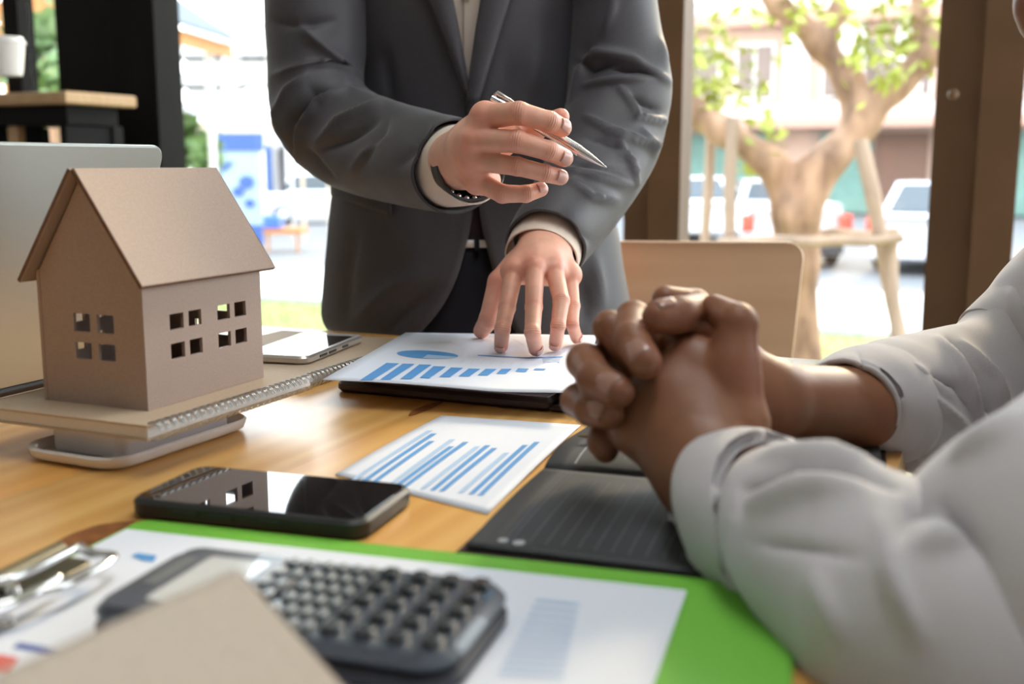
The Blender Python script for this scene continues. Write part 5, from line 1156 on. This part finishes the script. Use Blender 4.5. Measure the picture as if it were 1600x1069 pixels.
# ================================================================== seated man
sm = thing('person', Matrix.Translation((.72, .72, 0)), 'seated person in pale rolled sleeve shirt with hands clasped over the black planner', 'person')
parts = []
bkL = nrm([-.25, -1, .25])
wL = g(1108, 738, .600); eL = g(1330, 880, .495)
ML = dict(i=g(1082, 566, .640), m=g(1030, 602, .636), r=g(1004, 640, .634), l=g(994, 672, .632))
hL = Hand(*bbox([wL, g(890, 440, .60), g(1180, 800, .72), g(1200, 800, .56), g(900, 640, .6)], .03), .0013)
hL.f.F = hL.palm([(eL, wL, .034, .0275, (bkL, 1.1)), (wL, wL * .3 + ML['m'] * .7, .0275, .024, (bkL, 1.35)), (wL, ML['i'], .022, .0140), (wL, ML['m'], .022, .0135), (wL, ML['r'], .021, .0130), (wL, ML['l'], .021, .0125), (ML['i'], ML['l'], .0125, .0115),
                  (wL * .6 + ML['i'] * .4 + np.array([.012, .01, .008]), g(1140, 585, .628), .024, .0165)], .014)
for q_ in 'imrl': hL.tendon(wL, ML[q_], bkL, .0120, hL.f.F)
hL.finger([g(1143, 583, .625), g(1152, 505, .632), g(1116, 482, .655)], [.0150, .0118, .0088], nrm([.9, -.3, .35]), nail=False, meta=(g(1150, 660, .615), .020))
hL.finger([ML['i'], g(1018, 515, .672), g(1010, 530, .712)], [.0125, .0105, .0090], nrm([-.6, 0, .8]), nail=False)
hL.finger([ML['m'], g(953, 512, .664), g(955, 540, .700), g(990, 580, .722)], [.0122, .0104, .0092, .0085], nrm([-.8, -.2, .6]), nail=False)
hL.finger([ML['r'], g(925, 590, .670), g(930, 620, .705), g(970, 640, .722)], [.0118, .0100, .0090, .0082], nrm([-.9, -.2, .4]), nail=False)
hL.finger([ML['l'], g(946, 664, .655), g(940, 690, .645), g(946, 703, .642)], [.0108, .0090, .0088, .0082], nrm([-.9, -.3, .2]), nail=False)
parts.append(hL.build())
bkR = nrm([-.45, 1, .3]); near = nrm([.1, -1, .35])
wR = g(1195, 628, .712); eM = g(1340, 634, .780); eR = g(1420, 640, .83)
MR = dict(i=g(1110, 535, .706), m=g(1050, 540, .712), r=g(1000, 575, .712), l=g(975, 618, .706))
hR = Hand(*bbox([wR, g(885, 445, .58), g(1240, 720, .8), g(890, 680, .6), g(1235, 560, .76), eR], .03), .0013)
hR.f.F = hR.palm([(eR, eM, .030, .0285), (eM, wR, .0285, .0258), (wR, wR * .3 + MR['m'] * .7, .0265, .022, (bkR, 1.4)), (wR, MR['i'], .021, .013), (wR, MR['m'], .021, .013), (wR, MR['r'], .020, .0125), (wR, MR['l'], .020, .012), (MR['i'], MR['l'], .012, .011)], .013)
def over(P, r, d=near, nl=.98): hR.finger(P, r, d, kj=.002, nl=nl)
over([MR['i'], g(1090, 488, .668), g(1062, 492, .642), g(1028, 496, .634)], [.0130, .0118, .0108, .0098], nrm([-.15, -.15, 1]))
over([MR['m'], g(990, 500, .668), g(987, 532, .634), g(1008, 566, .612)], [.0130, .0116, .0108, .0098], nrm([-.25, -.9, .35]))
over([MR['r'], g(914, 565, .662), g(930, 592, .632), g(966, 612, .612)], [.0128, .0114, .0107, .0096], nrm([-.2, -.85, .5]))
over([MR['l'], g(903, 626, .656), g(922, 640, .634), g(952, 648, .618)], [.0118, .0104, .0098, .0090], nrm([-.2, -.85, .5]))
hR.finger([g(1130, 520, .715), g(1085, 478, .702), g(1040, 468, .690)], [.0140, .0110, .0090], nrm([-.2, .1, 1]), nail=False, meta=(wR, .020))
parts.append(hR.build())
BF = Field((.28, .36, .40), (1.00, 1.10, 1.25), .012)
shF, shN = np.array([.600, .935, .925]), np.array([.445, .590, .920]); eF = at(1490, 640, .90); eN = at(1600, 1060, .425); eK = at(1450, 1005, .450)
for p, q, r1, r2 in (((.76, .70, .50), (.66, .725, .75), .09, .09), ((.66, .725, .75), (.52, .757, .91), .09, .06), ((.52, .757, .90), (.575, .88, .905), .05, .03), ((.52, .757, .90), (.47, .64, .905), .05, .028), (shF - .01, eF, .028, .030), (eF, eR, .030, .029), (shN - np.array([0, 0, .02]), eN, .026, .030), (eN, eK, .030, .030), (eK, eL, .031, .033)): BF.cap(p, q, r1, r2, .03)
parts.append(BF.mesh(2))
parts.append(head(np.array([.440, .800, 1.150]), (-.85, .42, -.35), sm, None))
body2 = body_mesh('body', parts, M['skin_b'], sm)
add_nails(hR, M['nail_b'], sm)
# sleeves: rolled cuffs are bands of their own
fn_ = [([(1160, 800), (1168, 765), (1240, 742), (1320, 740), (1400, 765)], 9, -.005), ([(1180, 790), (1260, 768), (1345, 772)], 18, .005), ([(1200, 715), (1300, 722), (1390, 745)], 12, .004), ([(1185, 850), (1260, 860), (1345, 875)], 9, -.002), ([(1400, 850), (1420, 800), (1470, 785), (1510, 810), (1520, 850)], 22, -.005), ([(1440, 860), (1465, 850), (1500, 848)], 16, .004), ([(1380, 820), (1395, 900), (1440, 1000)], 14, .004), ([(1280, 900), (1320, 1000)], 18, .003)]
sleeve('sleeve', [(1238, 732, 1196, 915, .556, .035, -.06), (1264, 730, 1206, 960, .540, .044, -.075), (1312, 748, 1218, 1015, .510, .054, -.085), (1400, 785, 1272, 1105, .478, .060, -.085), (1480, 802, 1360, 1190, .452, .064, -.075), (1560, 810, 1470, 1300, .435, .066, -.06), (1680, 780, 1640, 1320, .44, .07, -.04)], M['white'], sm, fn_, .0022, 13, th=.0025)
sleeve('rolled_cuff', [(1202, 712, 1142, 882, .588, .043, -.06), (1200, 706, 1143, 908, .584, .0485, -.064), (1212, 702, 1156, 936, .572, .052, -.07), (1228, 706, 1168, 954, .560, .0535, -.072), (1258, 716, 1192, 962, .546, .0525, -.074), (1262, 724, 1196, 950, .544, .048, -.072)], M['white'], sm, [([(1135, 740), (1120, 820), (1135, 910)], 8, -.002), ([(1160, 730), (1148, 820), (1160, 920)], 8, .0025), ([(1190, 712), (1230, 722), (1260, 738)], 7, -.0015)], .0022, 18, th=.004)
sleeve('upper_sleeve', [(1540, 1250, 1720, 1330, .414, .03), (1462, 1130, 1795, 1310, .416, .058), (1452, 960, 1760, 1260, .42, .065), (1462, 800, 1780, 1050, .435, .07), (1490, 706, 1830, 900, .46, .075), (1580, 645, 1900, 800, .49, .08), (1680, 560, 1980, 700, .52, .08), (1790, 455, 2060, 640, .548, .075), (1900, 345, 2150, 530, .57, .07), (1990, 260, 2190, 420, .588, .06), (2060, 250, 2180, 340, .60, .035)], M['white'], sm, [([(1500, 720), (1560, 690), (1600, 660)], 14, .004), ([(1480, 800), (1520, 880), (1530, 980)], 22, -.005)], .002, 12, th=.0025)
ff_ = [([(1410, 570), (1440, 590), (1480, 620)], 9, .0025), ([(1430, 610), (1470, 640), (1510, 670)], 7, .004), ([(1440, 590), (1490, 605), (1520, 650)], 7, -.004), ([(1465, 535), (1500, 600), (1530, 660)], 8, .006), ([(1478, 535), (1520, 590), (1548, 650)], 7, -.007), ([(1500, 540), (1550, 590), (1575, 640)], 8, .004), ([(1430, 725), (1440, 700), (1470, 690)], 6, .003), ([(1420, 715), (1445, 712), (1470, 705)], 5, -.003)]
sleeve('sleeve', [(1345, 554, 1384, 700, .795, .032), (1385, 535, 1408, 722, .82, .040), (1430, 526, 1440, 738, .85, .044), (1480, 516, 1486, 742, .88, .048), (1535, 500, 1530, 730, .90, .05), (1560, 470, 1580, 700, .915, .052), (1600, 415, 1650, 640, .93, .054), (1660, 350, 1750, 560, .945, .050), (1700, 320, 1790, 510, .95, .042)], M['white'], sm, ff_, .0018, 16, th=.0025)
sleeve('rolled_cuff', [(1296, 572, 1350, 694, .775, .034), (1303, 565, 1362, 699, .783, .038), (1335, 551, 1382, 708, .797, .041), (1362, 546, 1398, 716, .808, .041), (1376, 545, 1408, 714, .815, .037)], M['white'], sm, [([(1338, 560), (1365, 610), (1375, 680)], 6, -.0015), ([(1318, 572), (1350, 620), (1362, 680)], 6, .0015)], .0014, 18, th=.004)
sleeve('upper_sleeve', [(1530, 485, 1580, 640, .92, .045), (1575, 440, 1650, 620, .93, .054), (1612, 398, 1690, 560, .94, .056), (1690, 320, 1790, 500, .95, .056), (1770, 225, 1905, 430, .95, .056), (1840, 195, 1965, 360, .95, .05), (1885, 215, 1955, 300, .95, .03)], M['white'], sm, [([(1580, 460), (1600, 540), (1620, 600)], 9, .005), ([(1598, 440), (1618, 520)], 8, -.005)], .0018, 16, th=.0025)
# shirt torso, trousers, legs
G = []
for (x, y, z, a, b) in crom([(.80, .70, .43, .175, .15), (.76, .70, .55, .17, .14), (.70, .715, .68, .168, .132), (.63, .735, .80, .178, .125), (.565, .75, .89, .198, .112), (.53, .757, .945, .185, .095), (.508, .762, .985, .115, .075), (.497, .766, 1.015, .068, .064), (.492, .768, 1.04, .064, .062)], 6):
    G.append([np.array([x, y, z]) + np.r_[AX, 0] * a * math.cos(t) - np.r_[BX, 0] * b * math.sin(t) + np.array([0, 0, -.25 * b * math.sin(t)]) for t in np.linspace(0, 2 * PI, 49)[:-1]])
mk('shirt', close_grid(wrinkle(np.array(G), True, (), .004, 7)), M['white'], sm, smooth=180, solid=.002)
G = []
for zz, rr_ in ((1.005, .068), (1.035, .066), (1.056, .068), (1.035, .074), (1.015, .080)):
    G.append([np.array([.497 - (zz - 1.0) * .35, .767, zz]) + np.r_[AX, 0] * rr_ * math.cos(t) - np.r_[BX, 0] * rr_ * math.sin(t) - up * .02 * max(0, math.sin(t)) ** 2 for t in np.linspace(R(100), R(440), 40)])
mk('collar', open_grid(np.array(G)), M['white'], sm, smooth=180, solid=.0015)
for s_ in (-1, 1):
    hx = W(.98 + s_ * .10, .36, .50); kn_ = W(.98 + s_ * .14 - .05, -.04 + .06, .53); ft = W(.98 + s_ * .16 - .05, .06, .08)
    P = crom([hx, hx * .5 + kn_ * .5 + up * .01, kn_, kn_ * .45 + ft * .55 + np.array([.02, 0, 0]), ft], 5)
    mk('trouser_leg', tube(P, np.interp(np.linspace(0, 1, len(P)), [0, .4, .55, 1], [.10, .078, .070, .055]), 24), M['jeans'], sm, smooth=75)
    mk('shoe', tf(prism(rrect(.27, .095, .044, 7), 0, .08, .02), Matrix.Translation((ft[0] - .06, ft[1] + .03, 0)) @ Matrix.Rotation(R(156), 4, 'Z')), M['leather'], sm, smooth=60)
# stool under him
so = thing('stool', ABM(.98, .40, 0), 'beech stool that the seated person sits on at the right table side', 'stool')
Ms = ABM(.98, .40, 0)
mk('seat', prism(rrect(.38, .36, .06, 6), .40, .42, .004), M['chairwood'], so, M=Ms, smooth=40)
for sx_ in (-1, 1):
    for sy in (-1, 1): mk('leg', tube([(sx_ * .14, sy * .13, .40), (sx_ * .17, sy * .16, 0)], [.014, .012], 10), M['wire'], so, M=Ms, smooth=60)
